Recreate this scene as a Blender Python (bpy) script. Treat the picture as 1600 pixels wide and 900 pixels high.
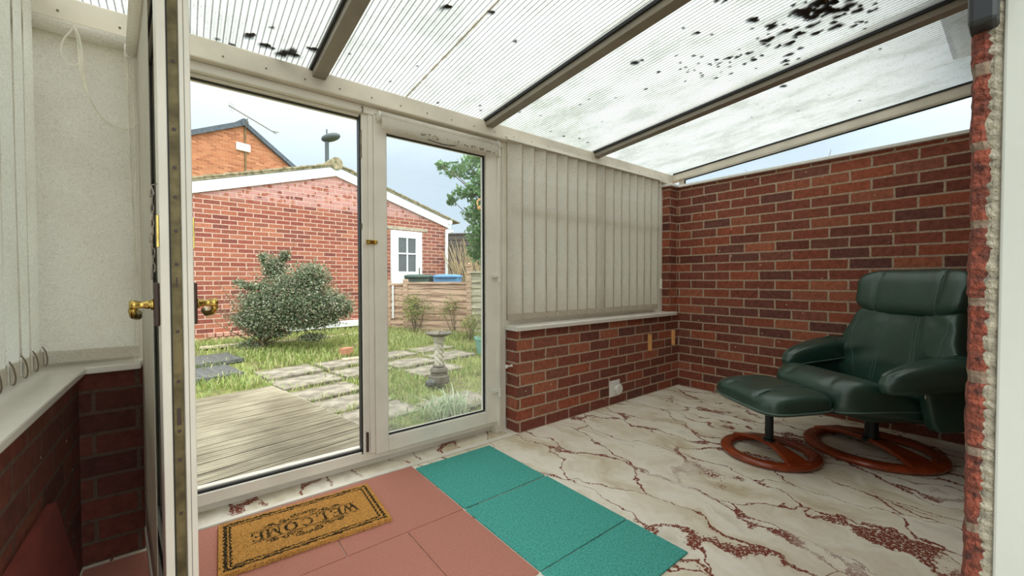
import bpy, bmesh, math, random
import numpy as np
from mathutils import Vector, Matrix
random.seed(7); rng = np.random.default_rng(11)
for o in list(bpy.data.objects): bpy.data.objects.remove(o)
SC = bpy.context.scene; COL = SC.collection
PI = math.pi
# ------------------------------------------------------------------ camera
CAM = Vector((-3.5747, -1.9967, 0.9825)); YAW, PITCH, ROLL = map(math.radians, (38.603, -1.158, -0.102)); FPX = 638.2
fw = Vector((math.sin(YAW)*math.cos(PITCH), math.cos(YAW)*math.cos(PITCH), math.sin(PITCH)))
r0 = Vector((math.cos(YAW), -math.sin(YAW), 0)); u0 = r0.cross(fw)
rr = r0*math.cos(ROLL)+u0*math.sin(ROLL); uu = -r0*math.sin(ROLL)+u0*math.cos(ROLL)
cd = bpy.data.cameras.new('camera'); cam = bpy.data.objects.new('camera', cd); COL.objects.link(cam)
cd.sensor_width = 36; cd.lens = FPX*36/1600; cd.clip_start = .02; cd.clip_end = 300
M = Matrix((rr, uu, -fw)).transposed().to_4x4(); M.translation = CAM; cam.matrix_world = M
SC.camera = cam
def W(px, py, depth):                      # a point seen at a pixel, at a distance in front of the lens
    return CAM + (fw*FPX + rr*(px-800) + uu*(450-py))*(depth/FPX)
def onZ(px, py, z):
    d = fw*FPX + rr*(px-800) + uu*(450-py); return CAM + d*((z-CAM.z)/d.z)
# ------------------------------------------------------------------ world
SC.view_settings.view_transform = 'Standard'; SC.view_settings.look = 'None'
SC.view_settings.exposure = 1.2; SC.view_settings.gamma = 1; SC.view_settings.use_curve_mapping = False
w = bpy.data.worlds.new('sky'); SC.world = w; w.use_nodes = True; nt = w.node_tree; nt.nodes.clear()
def N(nt, t, **k):
    n = nt.nodes.new(t)
    for a, b in k.items():
        if a.startswith('_'): n.inputs[int(a[1:])].default_value = b
        else: setattr(n, a, b)
    return n
def ramp(nt, stops, interp='LINEAR'):
    r = nt.nodes.new('ShaderNodeValToRGB'); r.color_ramp.interpolation = interp
    e = r.color_ramp.elements
    while len(e) < len(stops): e.new(.5)
    for k, (p, c) in enumerate(stops): e[k].position = p; e[k].color = (*c, 1) if len(c) == 3 else c
    return r
tc = N(nt, 'ShaderNodeTexCoord'); sx = N(nt, 'ShaderNodeSeparateXYZ'); nt.links.new(tc.outputs['Generated'], sx.inputs[0])
rp = ramp(nt, [(0, (.20, .22, .18)), (.02, (.33, .39, .435)), (.25, (.315, .385, .44)), (1, (1.25, 1.29, 1.28))])
nt.links.new(sx.outputs[2], rp.inputs[0])
mp = N(nt, 'ShaderNodeMapping'); mp.inputs['Scale'].default_value = (1, 1, 2.6); nt.links.new(tc.outputs['Generated'], mp.inputs[0])
nz = N(nt, 'ShaderNodeTexNoise'); nz.inputs['Scale'].default_value = 2.6; nz.inputs['Detail'].default_value = 6; nt.links.new(mp.outputs[0], nz.inputs[0])
rc = ramp(nt, [(.35, (1.0, 1.02, 1.03)), (.65, (1.10, 1.08, 1.05))]); nt.links.new(nz.outputs[0], rc.inputs[0])
mx = N(nt, 'ShaderNodeMix', data_type='RGBA', blend_type='MULTIPLY'); mx.inputs[0].default_value = 1
nt.links.new(rp.outputs[0], mx.inputs[6]); nt.links.new(rc.outputs[0], mx.inputs[7])
ry = ramp(nt, [(0, (2.7, 2.6, 2.5)), (.45, (1.7, 1.66, 1.6)), (.62, (1, 1, 1))])     # sky brightened behind the house, added as fill light for the room
my = N(nt, 'ShaderNodeMath', operation='MULTIPLY_ADD'); my.inputs[1].default_value = .5; my.inputs[2].default_value = .5; nt.links.new(sx.outputs[1], my.inputs[0]); nt.links.new(my.outputs[0], ry.inputs[0])
m3 = N(nt, 'ShaderNodeMix', data_type='RGBA', blend_type='MULTIPLY'); m3.inputs[0].default_value = 1; nt.links.new(mx.outputs[2], m3.inputs[6]); nt.links.new(ry.outputs[0], m3.inputs[7])
bg = N(nt, 'ShaderNodeBackground'); bg.inputs[1].default_value = 1.0; nt.links.new(m3.outputs[2], bg.inputs[0])
wo = N(nt, 'ShaderNodeOutputWorld'); nt.links.new(bg.outputs[0], wo.inputs[0])
# ------------------------------------------------------------------ materials
def srgb(r, g, b):
    f = lambda c: (c/255/12.92) if c/255 <= .04045 else ((c/255+.055)/1.055)**2.4
    return (f(r), f(g), f(b))
def mat(name):
    m = bpy.data.materials.new(name); m.use_nodes = True; nt = m.node_tree
    b = nt.nodes['Principled BSDF']; return m, nt, b
def simple(name, c, rough=.5, metal=0, var=.12, scale=12, bump=.0, bscale=60, coat=0, spec=.5, c2=None):
    m, nt, b = mat(name); L = nt.links.new
    tc = N(nt, 'ShaderNodeTexCoord'); nz = N(nt, 'ShaderNodeTexNoise'); nz.inputs['Scale'].default_value = scale; nz.inputs['Detail'].default_value = 5
    L(tc.outputs['Object'], nz.inputs[0])
    lo = tuple(x*(1-var) for x in c) if c2 is None else c2; hi = tuple(min(1, x*(1+var*.6)) for x in c)
    r = ramp(nt, [(.32, lo), (.62, hi)]); L(nz.outputs[0], r.inputs[0]); L(r.outputs[0], b.inputs['Base Color'])
    b.inputs['Roughness'].default_value = rough; b.inputs['Metallic'].default_value = metal
    b.inputs['Coat Weight'].default_value = coat; b.inputs['Specular IOR Level'].default_value = spec
    if bump:
        n2 = N(nt, 'ShaderNodeTexNoise'); n2.inputs['Scale'].default_value = bscale; n2.inputs['Detail'].default_value = 4; L(tc.outputs['Object'], n2.inputs[0])
        bp = N(nt, 'ShaderNodeBump'); bp.inputs['Strength'].default_value = bump; bp.inputs['Distance'].default_value = .01
        L(n2.outputs[0], bp.inputs['Height']); L(bp.outputs[0], b.inputs['Normal'])
    return m
def brick_mat(name, cols, mortar, z0=0.0, bumpd=.004, pale=None, msize=.010, rough=.85, grime=None):
    m, nt, b = mat(name); L = nt.links.new
    tc = N(nt, 'ShaderNodeTexCoord'); s = N(nt, 'ShaderNodeSeparateXYZ'); L(tc.outputs['Object'], s.inputs[0])
    g = N(nt, 'ShaderNodeSeparateXYZ'); L(tc.outputs['Normal'], g.inputs[0])
    ab = N(nt, 'ShaderNodeMath', operation='ABSOLUTE'); L(g.outputs[0], ab.inputs[0])
    gt = N(nt, 'ShaderNodeMath', operation='GREATER_THAN'); gt.inputs[1].default_value = .6; L(ab.outputs[0], gt.inputs[0])
    mu = N(nt, 'ShaderNodeMix'); L(gt.outputs[0], mu.inputs[0]); L(s.outputs[0], mu.inputs[2]); L(s.outputs[1], mu.inputs[3])
    # slight wobble of the joints
    nw = N(nt, 'ShaderNodeTexNoise'); nw.inputs['Scale'].default_value = 14; nw.inputs['Detail'].default_value = 3; L(tc.outputs['Object'], nw.inputs[0])
    w1 = N(nt, 'ShaderNodeMath', operation='MULTIPLY_ADD'); w1.inputs[1].default_value = .010; L(nw.outputs[0], w1.inputs[0]); L(mu.outputs[0], w1.inputs[2])
    w2 = N(nt, 'ShaderNodeMath', operation='MULTIPLY_ADD'); w2.inputs[1].default_value = .007; L(nw.outputs[0], w2.inputs[0])
    za = N(nt, 'ShaderNodeMath', operation='ADD'); za.inputs[1].default_value = -z0-.0035; L(s.outputs[2], za.inputs[0]); L(za.outputs[0], w2.inputs[2])
    cx = N(nt, 'ShaderNodeCombineXYZ'); L(w1.outputs[0], cx.inputs[0]); L(w2.outputs[0], cx.inputs[1])
    bt = N(nt, 'ShaderNodeTexBrick'); L(cx.outputs[0], bt.inputs['Vector'])
    for k, v in (('Color1', (0, 0, 0, 1)), ('Color2', (1, 1, 1, 1)), ('Mortar', (.5, .5, .5, 1)), ('Scale', 1), ('Mortar Size', msize*.62), ('Mortar Smooth', .12), ('Bias', 0), ('Brick Width', .225), ('Row Height', .075)): bt.inputs[k].default_value = v
    r = ramp(nt, [(k/(len(cols)-1), c) for k, c in enumerate(cols)]); L(bt.outputs['Color'], r.inputs[0])
    nz = N(nt, 'ShaderNodeTexNoise'); nz.inputs['Scale'].default_value = 34; nz.inputs['Detail'].default_value = 6; nz.inputs['Roughness'].default_value = .7; L(tc.outputs['Object'], nz.inputs[0])
    rn = ramp(nt, [(.3, (.55, .52, .5)), (.55, (1, 1, 1)), (.8, (1.5, 1.35, 1.25))]); L(nz.outputs[0], rn.inputs[0])
    mm = N(nt, 'ShaderNodeMix', data_type='RGBA', blend_type='MULTIPLY'); mm.inputs[0].default_value = .9; L(r.outputs[0], mm.inputs[6]); L(rn.outputs[0], mm.inputs[7])
    src = mm.outputs[2]
    if pale:
        (za_, zb_, pc) = pale
        n3 = N(nt, 'ShaderNodeTexVoronoi'); n3.inputs['Scale'].default_value = 9; L(tc.outputs['Object'], n3.inputs[0])
        r3 = ramp(nt, [(.28, (0, 0, 0)), (.42, (1, 1, 1))]); L(n3.outputs[0], r3.inputs[0])
        mr = N(nt, 'ShaderNodeMapRange'); mr.inputs[1].default_value = za_; mr.inputs[2].default_value = za_+.08; L(s.outputs[2], mr.inputs[0])
        mr2 = N(nt, 'ShaderNodeMapRange'); mr2.inputs[1].default_value = zb_+.25; mr2.inputs[2].default_value = zb_; L(s.outputs[2], mr2.inputs[0])
        q = N(nt, 'ShaderNodeMath', operation='MULTIPLY'); L(mr.outputs[0], q.inputs[0]); L(mr2.outputs[0], q.inputs[1])
        q2 = N(nt, 'ShaderNodeMath', operation='MULTIPLY'); L(q.outputs[0], q2.inputs[0]); L(r3.outputs[0], q2.inputs[1])
        q3 = N(nt, 'ShaderNodeMath', operation='MULTIPLY'); q3.inputs[1].default_value = .6; L(q2.outputs[0], q3.inputs[0])
        pm = N(nt, 'ShaderNodeMix', data_type='RGBA'); L(q3.outputs[0], pm.inputs[0]); L(src, pm.inputs[6]); pm.inputs[7].default_value = (*pc, 1); src = pm.outputs[2]
    # pale mineral specks
    nv = N(nt, 'ShaderNodeTexVoronoi'); nv.inputs['Scale'].default_value = 11; L(tc.outputs['Object'], nv.inputs[0])
    rv = ramp(nt, [(.035, (1, 1, 1)), (.06, (0, 0, 0))]); L(nv.outputs[0], rv.inputs[0])
    ms = N(nt, 'ShaderNodeMix', data_type='RGBA'); L(rv.outputs[0], ms.inputs[0]); L(src, ms.inputs[6]); ms.inputs[7].default_value = (.75, .6, .5, 1)
    nm = N(nt, 'ShaderNodeTexNoise'); nm.inputs['Scale'].default_value = 70; nm.inputs['Detail'].default_value = 4; L(tc.outputs['Object'], nm.inputs[0])
    rm = ramp(nt, [(.3, tuple(x*.7 for x in mortar)), (.7, tuple(min(1, x*1.2) for x in mortar))]); L(nm.outputs[0], rm.inputs[0])
    fin = N(nt, 'ShaderNodeMix', data_type='RGBA'); L(bt.outputs['Fac'], fin.inputs[0]); L(ms.outputs[2], fin.inputs[6]); L(rm.outputs[0], fin.inputs[7])
    L(fin.outputs[2], b.inputs['Base Color']); b.inputs['Roughness'].default_value = rough; b.inputs['Specular IOR Level'].default_value = .25
    sub = N(nt, 'ShaderNodeMath', operation='MULTIPLY_ADD'); sub.inputs[1].default_value = -1.0; L(bt.outputs['Fac'], sub.inputs[0])
    nn = N(nt, 'ShaderNodeMath', operation='MULTIPLY'); nn.inputs[1].default_value = .55; L(nz.outputs[0], nn.inputs[0]); L(nn.outputs[0], sub.inputs[2])
    bp = N(nt, 'ShaderNodeBump'); bp.inputs['Strength'].default_value = .8; bp.inputs['Distance'].default_value = bumpd; L(sub.outputs[0], bp.inputs['Height']); L(bp.outputs[0], b.inputs['Normal'])
    return m
MT = {}
IB = [srgb(104, 62, 54), srgb(146, 80, 62), srgb(118, 70, 60), srgb(164, 90, 66), srgb(128, 72, 58), srgb(174, 104, 78), srgb(108, 70, 64), srgb(150, 84, 64)]
MT['brick'] = brick_mat('red_facing_brick', IB, srgb(182, 162, 138))
EB = [srgb(160, 92, 74), srgb(140, 78, 66), srgb(170, 104, 80), srgb(124, 72, 64), srgb(178, 116, 90), srgb(150, 84, 68)]
MT['brick_shaded'] = brick_mat('shaded_corner_brick', [srgb(90, 50, 42), srgb(108, 56, 44), srgb(78, 44, 38), srgb(116, 64, 48)], srgb(92, 74, 62))  # corner shade painted into the colour: darker bricks and mortar
MT['brick_out'] = brick_mat('garage_brick', EB, srgb(204, 172, 154), z0=0, pale=(2.28, 2.85, srgb(205, 160, 155)), msize=.012)
MT['brick_far'] = brick_mat('orange_brick', [srgb(172, 108, 74), srgb(192, 130, 92), srgb(152, 94, 66), srgb(200, 142, 104)], srgb(186, 142, 112), z0=0)
MT['upvc'] = simple('white_plastic_frame', srgb(230, 225, 212), .35, var=.07, scale=6)
MT['upvc_old'] = simple('yellowed_plastic_beam', srgb(222, 213, 196), .4, var=.14, scale=5)
MT['alu'] = simple('aluminium_rafter', srgb(140, 132, 118), .45, var=.1, scale=8)
MT['gasket'] = simple('black_rubber', srgb(22, 22, 24), .5)
MT['sill'] = simple('glossy_white_sill', srgb(226, 222, 212), .18, var=.03)
MT['white'] = simple('white_paint', srgb(232, 230, 224), .45, var=.04)
MT['plaster'] = simple('painted_plaster', srgb(192, 194, 186), .6, var=.06, scale=4, bump=.15, bscale=14)
MT['render'] = simple('grey_mortar', srgb(156, 148, 130), .9, var=.4, scale=90, bump=.8, bscale=220)
MT['redraw'] = simple('hacked_brick_red', srgb(136, 68, 50), .9, var=.5, scale=110, bump=1, bscale=260, c2=srgb(78, 42, 34))
MT['notch'] = simple('dirty_mortar', srgb(120, 102, 86), .95, var=.3, scale=90, bump=.5, bscale=150)
MT['black'] = simple('dark_plastic', srgb(28, 32, 33), .45)
MT['brass'] = simple('worn_brass', srgb(196, 168, 92), .25, 1, var=.25, scale=40)
MT['brown'] = simple('brown_plate', srgb(66, 48, 40), .45)
MT['strip'] = simple('tarnished_lock_strip', srgb(112, 100, 70), .5, .6, var=.45, scale=26)
MT['chain'] = simple('steel_chain', srgb(150, 142, 130), .35, .9)
MT['bead'] = simple('bead_chain_plastic', srgb(244, 240, 228), .4)
MT['pine'] = simple('raw_pine', srgb(236, 178, 112), .6, var=.15, scale=20)
MT['rubber'] = simple('threshold_white', srgb(222, 216, 202), .5, var=.08)
def leather(name, c):
    m, nt, b = mat(name); L = nt.links.new
    tc = N(nt, 'ShaderNodeTexCoord')
    b.inputs['Roughness'].default_value = .33; b.inputs['Specular IOR Level'].default_value = .75; b.inputs['Coat Weight'].default_value = .12; b.inputs['Coat Roughness'].default_value = .3
    n0 = N(nt, 'ShaderNodeTexNoise'); n0.inputs['Scale'].default_value = 5; L(tc.outputs['Object'], n0.inputs[0])
    r = ramp(nt, [(.3, tuple(x*.8 for x in c)), (.7, tuple(x*1.2 for x in c))]); L(n0.outputs[0], r.inputs[0]); L(r.outputs[0], b.inputs['Base Color'])
    n1 = N(nt, 'ShaderNodeTexNoise'); n1.inputs['Scale'].default_value = 11; n1.inputs['Detail'].default_value = 3; n1.inputs['Distortion'].default_value = .4; L(tc.outputs['Object'], n1.inputs[0])
    n2 = N(nt, 'ShaderNodeTexVoronoi'); n2.inputs['Scale'].default_value = 260; L(tc.outputs['Object'], n2.inputs[0])
    ad = N(nt, 'ShaderNodeMath', operation='MULTIPLY_ADD'); ad.inputs[1].default_value = .03; L(n2.outputs[0], ad.inputs[0]); L(n1.outputs[0], ad.inputs[2])
    bp = N(nt, 'ShaderNodeBump'); bp.inputs['Strength'].default_value = .25; bp.inputs['Distance'].default_value = .012; L(ad.outputs[0], bp.inputs['Height']); L(bp.outputs[0], b.inputs['Normal'])
    return m
MT['leather'] = leather('dark_green_leather', srgb(36, 68, 58))
MT['piping'] = simple('green_piping', srgb(92, 118, 108), .45)
MT['cherry'] = simple('cherry_stained_wood', srgb(140, 58, 26), .25, var=.3, scale=9, coat=.4)
MT['metal_dark'] = simple('dark_green_metal', srgb(38, 46, 44), .4, .4)
MT['tile_red'] = simple('brick_pink_carpet_tile', srgb(186, 126, 110), .95, var=.1, scale=160, bump=.5, bscale=420, spec=.1)
MT['tile_green'] = simple('turquoise_carpet_tile', srgb(84, 166, 154), .95, var=.16, scale=150, bump=.4, bscale=420, spec=.1, c2=srgb(62, 140, 130))
MT['coir'] = simple('coir_tan', srgb(210, 156, 84), .95, var=.3, scale=150, bump=.8, bscale=300, spec=.1)
MT['coir_dark'] = simple('coir_black', srgb(58, 50, 34), .95, var=.4, scale=150, bump=.8, bscale=300, spec=.1)
def carpet():
    m, nt, b = mat('marbled_carpet'); L = nt.links.new
    tc = N(nt, 'ShaderNodeTexCoord')
    def noise(sc, det, vec, rough=.5, dist=0):
        n = N(nt, 'ShaderNodeTexNoise'); n.inputs['Scale'].default_value = sc; n.inputs['Detail'].default_value = det; n.inputs['Roughness'].default_value = rough; n.inputs['Distortion'].default_value = dist
        L(vec, n.inputs[0]); return n
    O = tc.outputs['Object']
    wn = noise(3.2, 4, O)
    sb = N(nt, 'ShaderNodeVectorMath', operation='SUBTRACT'); sb.inputs[1].default_value = (.5, .5, .5); L(wn.outputs['Color'], sb.inputs[0])
    sc = N(nt, 'ShaderNodeVectorMath', operation='SCALE'); sc.inputs['Scale'].default_value = .42; L(sb.outputs[0], sc.inputs[0])
    ad = N(nt, 'ShaderNodeVectorMath', operation='ADD'); L(O, ad.inputs[0]); L(sc.outputs[0], ad.inputs[1])
    mp = N(nt, 'ShaderNodeMapping'); mp.inputs['Rotation'].default_value = (0, 0, .12); mp.inputs['Scale'].default_value = (5.4, 1.7, 1); L(ad.outputs[0], mp.inputs[0])
    vo = N(nt, 'ShaderNodeTexVoronoi', feature='DISTANCE_TO_EDGE'); vo.inputs['Scale'].default_value = 1; L(mp.outputs[0], vo.inputs[0])
    nb = noise(2.6, 3, O, .6); rw = ramp(nt, [(.46, (0, 0, 0)), (.70, (1, 1, 1))]); L(nb.outputs[0], rw.inputs[0])
    wd = N(nt, 'ShaderNodeMath', operation='MULTIPLY_ADD'); wd.inputs[1].default_value = .12; wd.inputs[2].default_value = .022; L(rw.outputs[0], wd.inputs[0])
    dv = N(nt, 'ShaderNodeMath', operation='DIVIDE'); L(vo.outputs[0], dv.inputs[0]); L(wd.outputs[0], dv.inputs[1])
    rv = ramp(nt, [(.35, (1, 1, 1)), (1.0, (0, 0, 0))]); L(dv.outputs[0], rv.inputs[0])
    nsp = noise(95, 3, O, .75); th = N(nt, 'ShaderNodeMath', operation='ADD'); L(nsp.outputs[0], th.inputs[0])
    hv = N(nt, 'ShaderNodeMath', operation='MULTIPLY'); hv.inputs[1].default_value = .33; L(rv.outputs[0], hv.inputs[0]); L(hv.outputs[0], th.inputs[1])
    rs = ramp(nt, [(.73, (0, 0, 0)), (.79, (1, 1, 1))]); L(th.outputs[0], rs.inputs[0])
    nbr = noise(1.9, 4, O, .6); rb = ramp(nt, [(.38, (.2, .2, .2)), (.50, (1, 1, 1))]); L(nbr.outputs[0], rb.inputs[0])
    mk = N(nt, 'ShaderNodeMath', operation='MULTIPLY'); L(rs.outputs[0], mk.inputs[0]); L(rb.outputs[0], mk.inputs[1])
    mp2 = N(nt, 'ShaderNodeMapping'); mp2.inputs['Scale'].default_value = (3.4, 1.5, 1); mp2.inputs['Rotation'].default_value = (0, 0, .3); L(ad.outputs[0], mp2.inputs[0])
    n4 = noise(1.6, 6, mp2.outputs[0], .62); r4 = ramp(nt, [(.32, srgb(204, 188, 158)), (.45, srgb(224, 214, 192)), (.58, srgb(238, 231, 216)), (.72, srgb(214, 205, 188))]); L(n4.outputs[0], r4.inputs[0])
    fx = N(nt, 'ShaderNodeMix', data_type='RGBA'); L(mk.outputs[0], fx.inputs[0]); L(r4.outputs[0], fx.inputs[6]); fx.inputs[7].default_value = (*srgb(128, 66, 50), 1)
    L(fx.outputs[2], b.inputs['Base Color']); b.inputs['Roughness'].default_value = .95; b.inputs['Specular IOR Level'].default_value = .1
    n5 = noise(330, 2, O); bp = N(nt, 'ShaderNodeBump'); bp.inputs['Strength'].default_value = .6; bp.inputs['Distance'].default_value = .006; L(n5.outputs[0], bp.inputs['Height']); L(bp.outputs[0], b.inputs['Normal'])
    return m
MT['carpet'] = carpet()
def fabric(edge=False):
    m, nt, b = mat('leaf_embossed_blind_fabric'); L = nt.links.new
    tc = N(nt, 'ShaderNodeTexCoord'); n = N(nt, 'ShaderNodeTexNoise'); n.inputs['Scale'].default_value = 40; n.inputs['Detail'].default_value = 2; n.inputs['Distortion'].default_value = 4.5; L(tc.outputs['Object'], n.inputs[0])
    r = ramp(nt, [(.38, srgb(246, 242, 233)), (.46, srgb(222, 217, 206)), (.54, srgb(248, 244, 235)), (.7, srgb(236, 231, 221))]); L(n.outputs[0], r.inputs[0])
    n2 = N(nt, 'ShaderNodeTexNoise'); n2.inputs['Scale'].default_value = 5; n2.inputs['Detail'].default_value = 5; L(tc.outputs['Object'], n2.inputs[0])
    r2 = ramp(nt, [(.3, (.92, .91, .88)), (.6, (1, 1, 1))]); L(n2.outputs[0], r2.inputs[0])
    mm = N(nt, 'ShaderNodeMix', data_type='RGBA', blend_type='MULTIPLY'); mm.inputs[0].default_value = 1; L(r.outputs[0], mm.inputs[6]); L(r2.outputs[0], mm.inputs[7])
    if edge:                                # darker along both long edges and towards the foot
        sx = N(nt, 'ShaderNodeSeparateXYZ'); L(tc.outputs['Object'], sx.inputs[0]); ab = N(nt, 'ShaderNodeMath', operation='ABSOLUTE'); L(sx.outputs[0], ab.inputs[0])
        n3 = N(nt, 'ShaderNodeTexNoise'); n3.inputs['Scale'].default_value = 9; n3.inputs['Detail'].default_value = 4; L(tc.outputs['Object'], n3.inputs[0])
        ma = N(nt, 'ShaderNodeMath', operation='MULTIPLY_ADD'); ma.inputs[1].default_value = .010; L(n3.outputs[0], ma.inputs[0]); L(ab.outputs[0], ma.inputs[2])
        r5 = ramp(nt, [(.053, (1, 1, 1)), (.060, (.72, .68, .6)), (.064, (.42, .38, .32))]); L(ma.outputs[0], r5.inputs[0])
        fz = N(nt, 'ShaderNodeMapRange'); fz.inputs[1].default_value = .70; fz.inputs[2].default_value = .95; L(sx.outputs[2], fz.inputs[0])
        fr5 = ramp(nt, [(0, (.84, .79, .72)), (1, (1, 1, 1))]); L(fz.outputs[0], fr5.inputs[0])
        m6 = N(nt, 'ShaderNodeMix', data_type='RGBA', blend_type='MULTIPLY'); m6.inputs[0].default_value = 1; L(mm.outputs[2], m6.inputs[6]); L(r5.outputs[0], m6.inputs[7])
        m7 = N(nt, 'ShaderNodeMix', data_type='RGBA', blend_type='MULTIPLY'); m7.inputs[0].default_value = 1; L(m6.outputs[2], m7.inputs[6]); L(fr5.outputs[0], m7.inputs[7]); mm = m7
    d = N(nt, 'ShaderNodeBsdfDiffuse'); t = N(nt, 'ShaderNodeBsdfTranslucent'); L(mm.outputs[2], d.inputs[0]); L(mm.outputs[2], t.inputs[0])
    ms = N(nt, 'ShaderNodeMixShader'); ms.inputs[0].default_value = .5; L(d.outputs[0], ms.inputs[1]); L(t.outputs[0], ms.inputs[2]); L(ms.outputs[0], nt.nodes['Material Output'].inputs[0])
    return m
MT['fabric'] = fabric()
MT['slat'] = fabric(True)
def glass(name, haze=.02, tint=(.97, .98, .98), fogz=None):
    m, nt, b = mat(name); L = nt.links.new
    tr = N(nt, 'ShaderNodeBsdfTransparent'); tr.inputs[0].default_value = (*tint, 1)
    gl = N(nt, 'ShaderNodeBsdfGlossy'); gl.inputs['Roughness'].default_value = .02
    df = N(nt, 'ShaderNodeBsdfTranslucent'); df.inputs[0].default_value = (.9, .9, .88, 1)
    fr = N(nt, 'ShaderNodeFresnel'); fr.inputs[0].default_value = 1.35
    a = N(nt, 'ShaderNodeMixShader'); a.inputs[0].default_value = haze; L(tr.outputs[0], a.inputs[1]); L(df.outputs[0], a.inputs[2])
    if fogz:
        tc = N(nt, 'ShaderNodeTexCoord'); s = N(nt, 'ShaderNodeSeparateXYZ'); L(tc.outputs['Object'], s.inputs[0])
        nz = N(nt, 'ShaderNodeTexNoise'); nz.inputs['Scale'].default_value = 4; nz.inputs['Detail'].default_value = 4; L(tc.outputs['Object'], nz.inputs[0])
        mr = N(nt, 'ShaderNodeMapRange'); mr.inputs[1].default_value = fogz[1]; mr.inputs[2].default_value = fogz[0]; mr.inputs[3].default_value = haze; mr.inputs[4].default_value = fogz[2]; L(s.outputs[2], mr.inputs[0])
        mu = N(nt, 'ShaderNodeMath', operation='MULTIPLY'); L(mr.outputs[0], mu.inputs[0]); L(nz.outputs[0], mu.inputs[1]); mu2 = N(nt, 'ShaderNodeMath', operation='MULTIPLY'); mu2.inputs[1].default_value = 2; L(mu.outputs[0], mu2.inputs[0]); L(mu2.outputs[0], a.inputs[0])
    o = N(nt, 'ShaderNodeMixShader'); L(fr.outputs[0], o.inputs[0]); L(a.outputs[0], o.inputs[1]); L(gl.outputs[0], o.inputs[2]); L(o.outputs[0], nt.nodes['Material Output'].inputs[0])
    return m
MT['glass'] = glass('window_glass'); MT['glass_door'] = glass('misty_door_glass', .025, fogz=(.15, .5, .09)); MT['glass_end'] = glass('dusty_gable_glass', .03)
MT['pane_dark'] = simple('dark_room_pane', srgb(70, 74, 72), .08, var=.3, scale=2, spec=.8)
def roof_sheet():
    m, nt, b = mat('twinwall_sheet'); L = nt.links.new
    tc = N(nt, 'ShaderNodeTexCoord'); s = N(nt, 'ShaderNodeSeparateXYZ'); L(tc.outputs['Object'], s.inputs[0])
    dv = N(nt, 'ShaderNodeMath', operation='MULTIPLY'); dv.inputs[1].default_value = 1/.021; L(s.outputs[0], dv.inputs[0])
    fr = N(nt, 'ShaderNodeMath', operation='FRACT'); L(dv.outputs[0], fr.inputs[0])
    # one flute packed with brown silt in the second bay
    sd = N(nt, 'ShaderNodeMath', operation='SUBTRACT'); sd.inputs[1].default_value = -2.645; L(s.outputs[0], sd.inputs[0]); sa = N(nt, 'ShaderNodeMath', operation='ABSOLUTE'); L(sd.outputs[0], sa.inputs[0])
    sn = N(nt, 'ShaderNodeTexNoise'); sn.inputs['Scale'].default_value = 30; sn.inputs['Detail'].default_value = 4; L(tc.outputs['Object'], sn.inputs[0]); sm = N(nt, 'ShaderNodeMath', operation='MULTIPLY_ADD'); sm.inputs[1].default_value = .016; L(sn.outputs[0], sm.inputs[0]); L(sa.outputs[0], sm.inputs[2])
    silt = ramp(nt, [(.010, (.42, .36, .26)), (.019, (1, 1, 1))]); L(sm.outputs[0], silt.inputs[0])
    rs = ramp(nt, [(0, (.16, .16, .155)), (.14, (.22, .22, .21)), (.22, (.60, .61, .59)), (.5, (.44, .45, .44)), (.84, (.62, .62, .60)), (1, (.17, .17, .165))]); L(fr.outputs[0], rs.inputs[0])
    # dirt lodged in the flutes, streaked along them
    mp = N(nt, 'ShaderNodeMapping'); mp.inputs['Scale'].default_value = (3.0, 1.6, 1); L(tc.outputs['Object'], mp.inputs[0])
    n1 = N(nt, 'ShaderNodeTexNoise'); n1.inputs['Scale'].default_value = 2.2; n1.inputs['Detail'].default_value = 8; n1.inputs['Roughness'].default_value = .65; L(mp.outputs[0], n1.inputs[0])
    r1 = ramp(nt, [(.38, (.50, .52, .44)), (.50, (.84, .85, .80)), (.60, (1, 1, 1))]); L(n1.outputs[0], r1.inputs[0])
    n2 = N(nt, 'ShaderNodeTexNoise'); n2.inputs['Scale'].default_value = 48; n2.inputs['Detail'].default_value = 3; L(mp.outputs[0], n2.inputs[0])
    r2 = ramp(nt, [(.34, (.55, .5, .42)), (.42, (1, 1, 1))]); L(n2.outputs[0], r2.inputs[0])
    m1 = N(nt, 'ShaderNodeMix', data_type='RGBA', blend_type='MULTIPLY'); m1.inputs[0].default_value = .5; L(rs.outputs[0], m1.inputs[6]); L(r1.outputs[0], m1.inputs[7])
    m2 = N(nt, 'ShaderNodeMix', data_type='RGBA', blend_type='MULTIPLY'); m2.inputs[0].default_value = .5; L(m1.outputs[2], m2.inputs[6]); L(r2.outputs[0], m2.inputs[7])
    m8 = N(nt, 'ShaderNodeMix', data_type='RGBA', blend_type='MULTIPLY'); m8.inputs[0].default_value = 1; L(m2.outputs[2], m8.inputs[6]); L(silt.outputs[0], m8.inputs[7]); m2 = m8
    tl = N(nt, 'ShaderNodeBsdfTranslucent'); L(m2.outputs[2], tl.inputs[0])
    tr = N(nt, 'ShaderNodeBsdfTransparent'); L(m2.outputs[2], tr.inputs[0])
    gl = N(nt, 'ShaderNodeBsdfGlossy'); gl.inputs['Roughness'].default_value = .15
    a = N(nt, 'ShaderNodeMixShader'); a.inputs[0].default_value = .34; L(tl.outputs[0], a.inputs[1]); L(tr.outputs[0], a.inputs[2])
    f = N(nt, 'ShaderNodeMixShader'); f.inputs[0].default_value = .04; L(a.outputs[0], f.inputs[1]); L(gl.outputs[0], f.inputs[2]); L(f.outputs[0], nt.nodes['Material Output'].inputs[0])
    return m
MT['sheet'] = roof_sheet()
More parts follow.
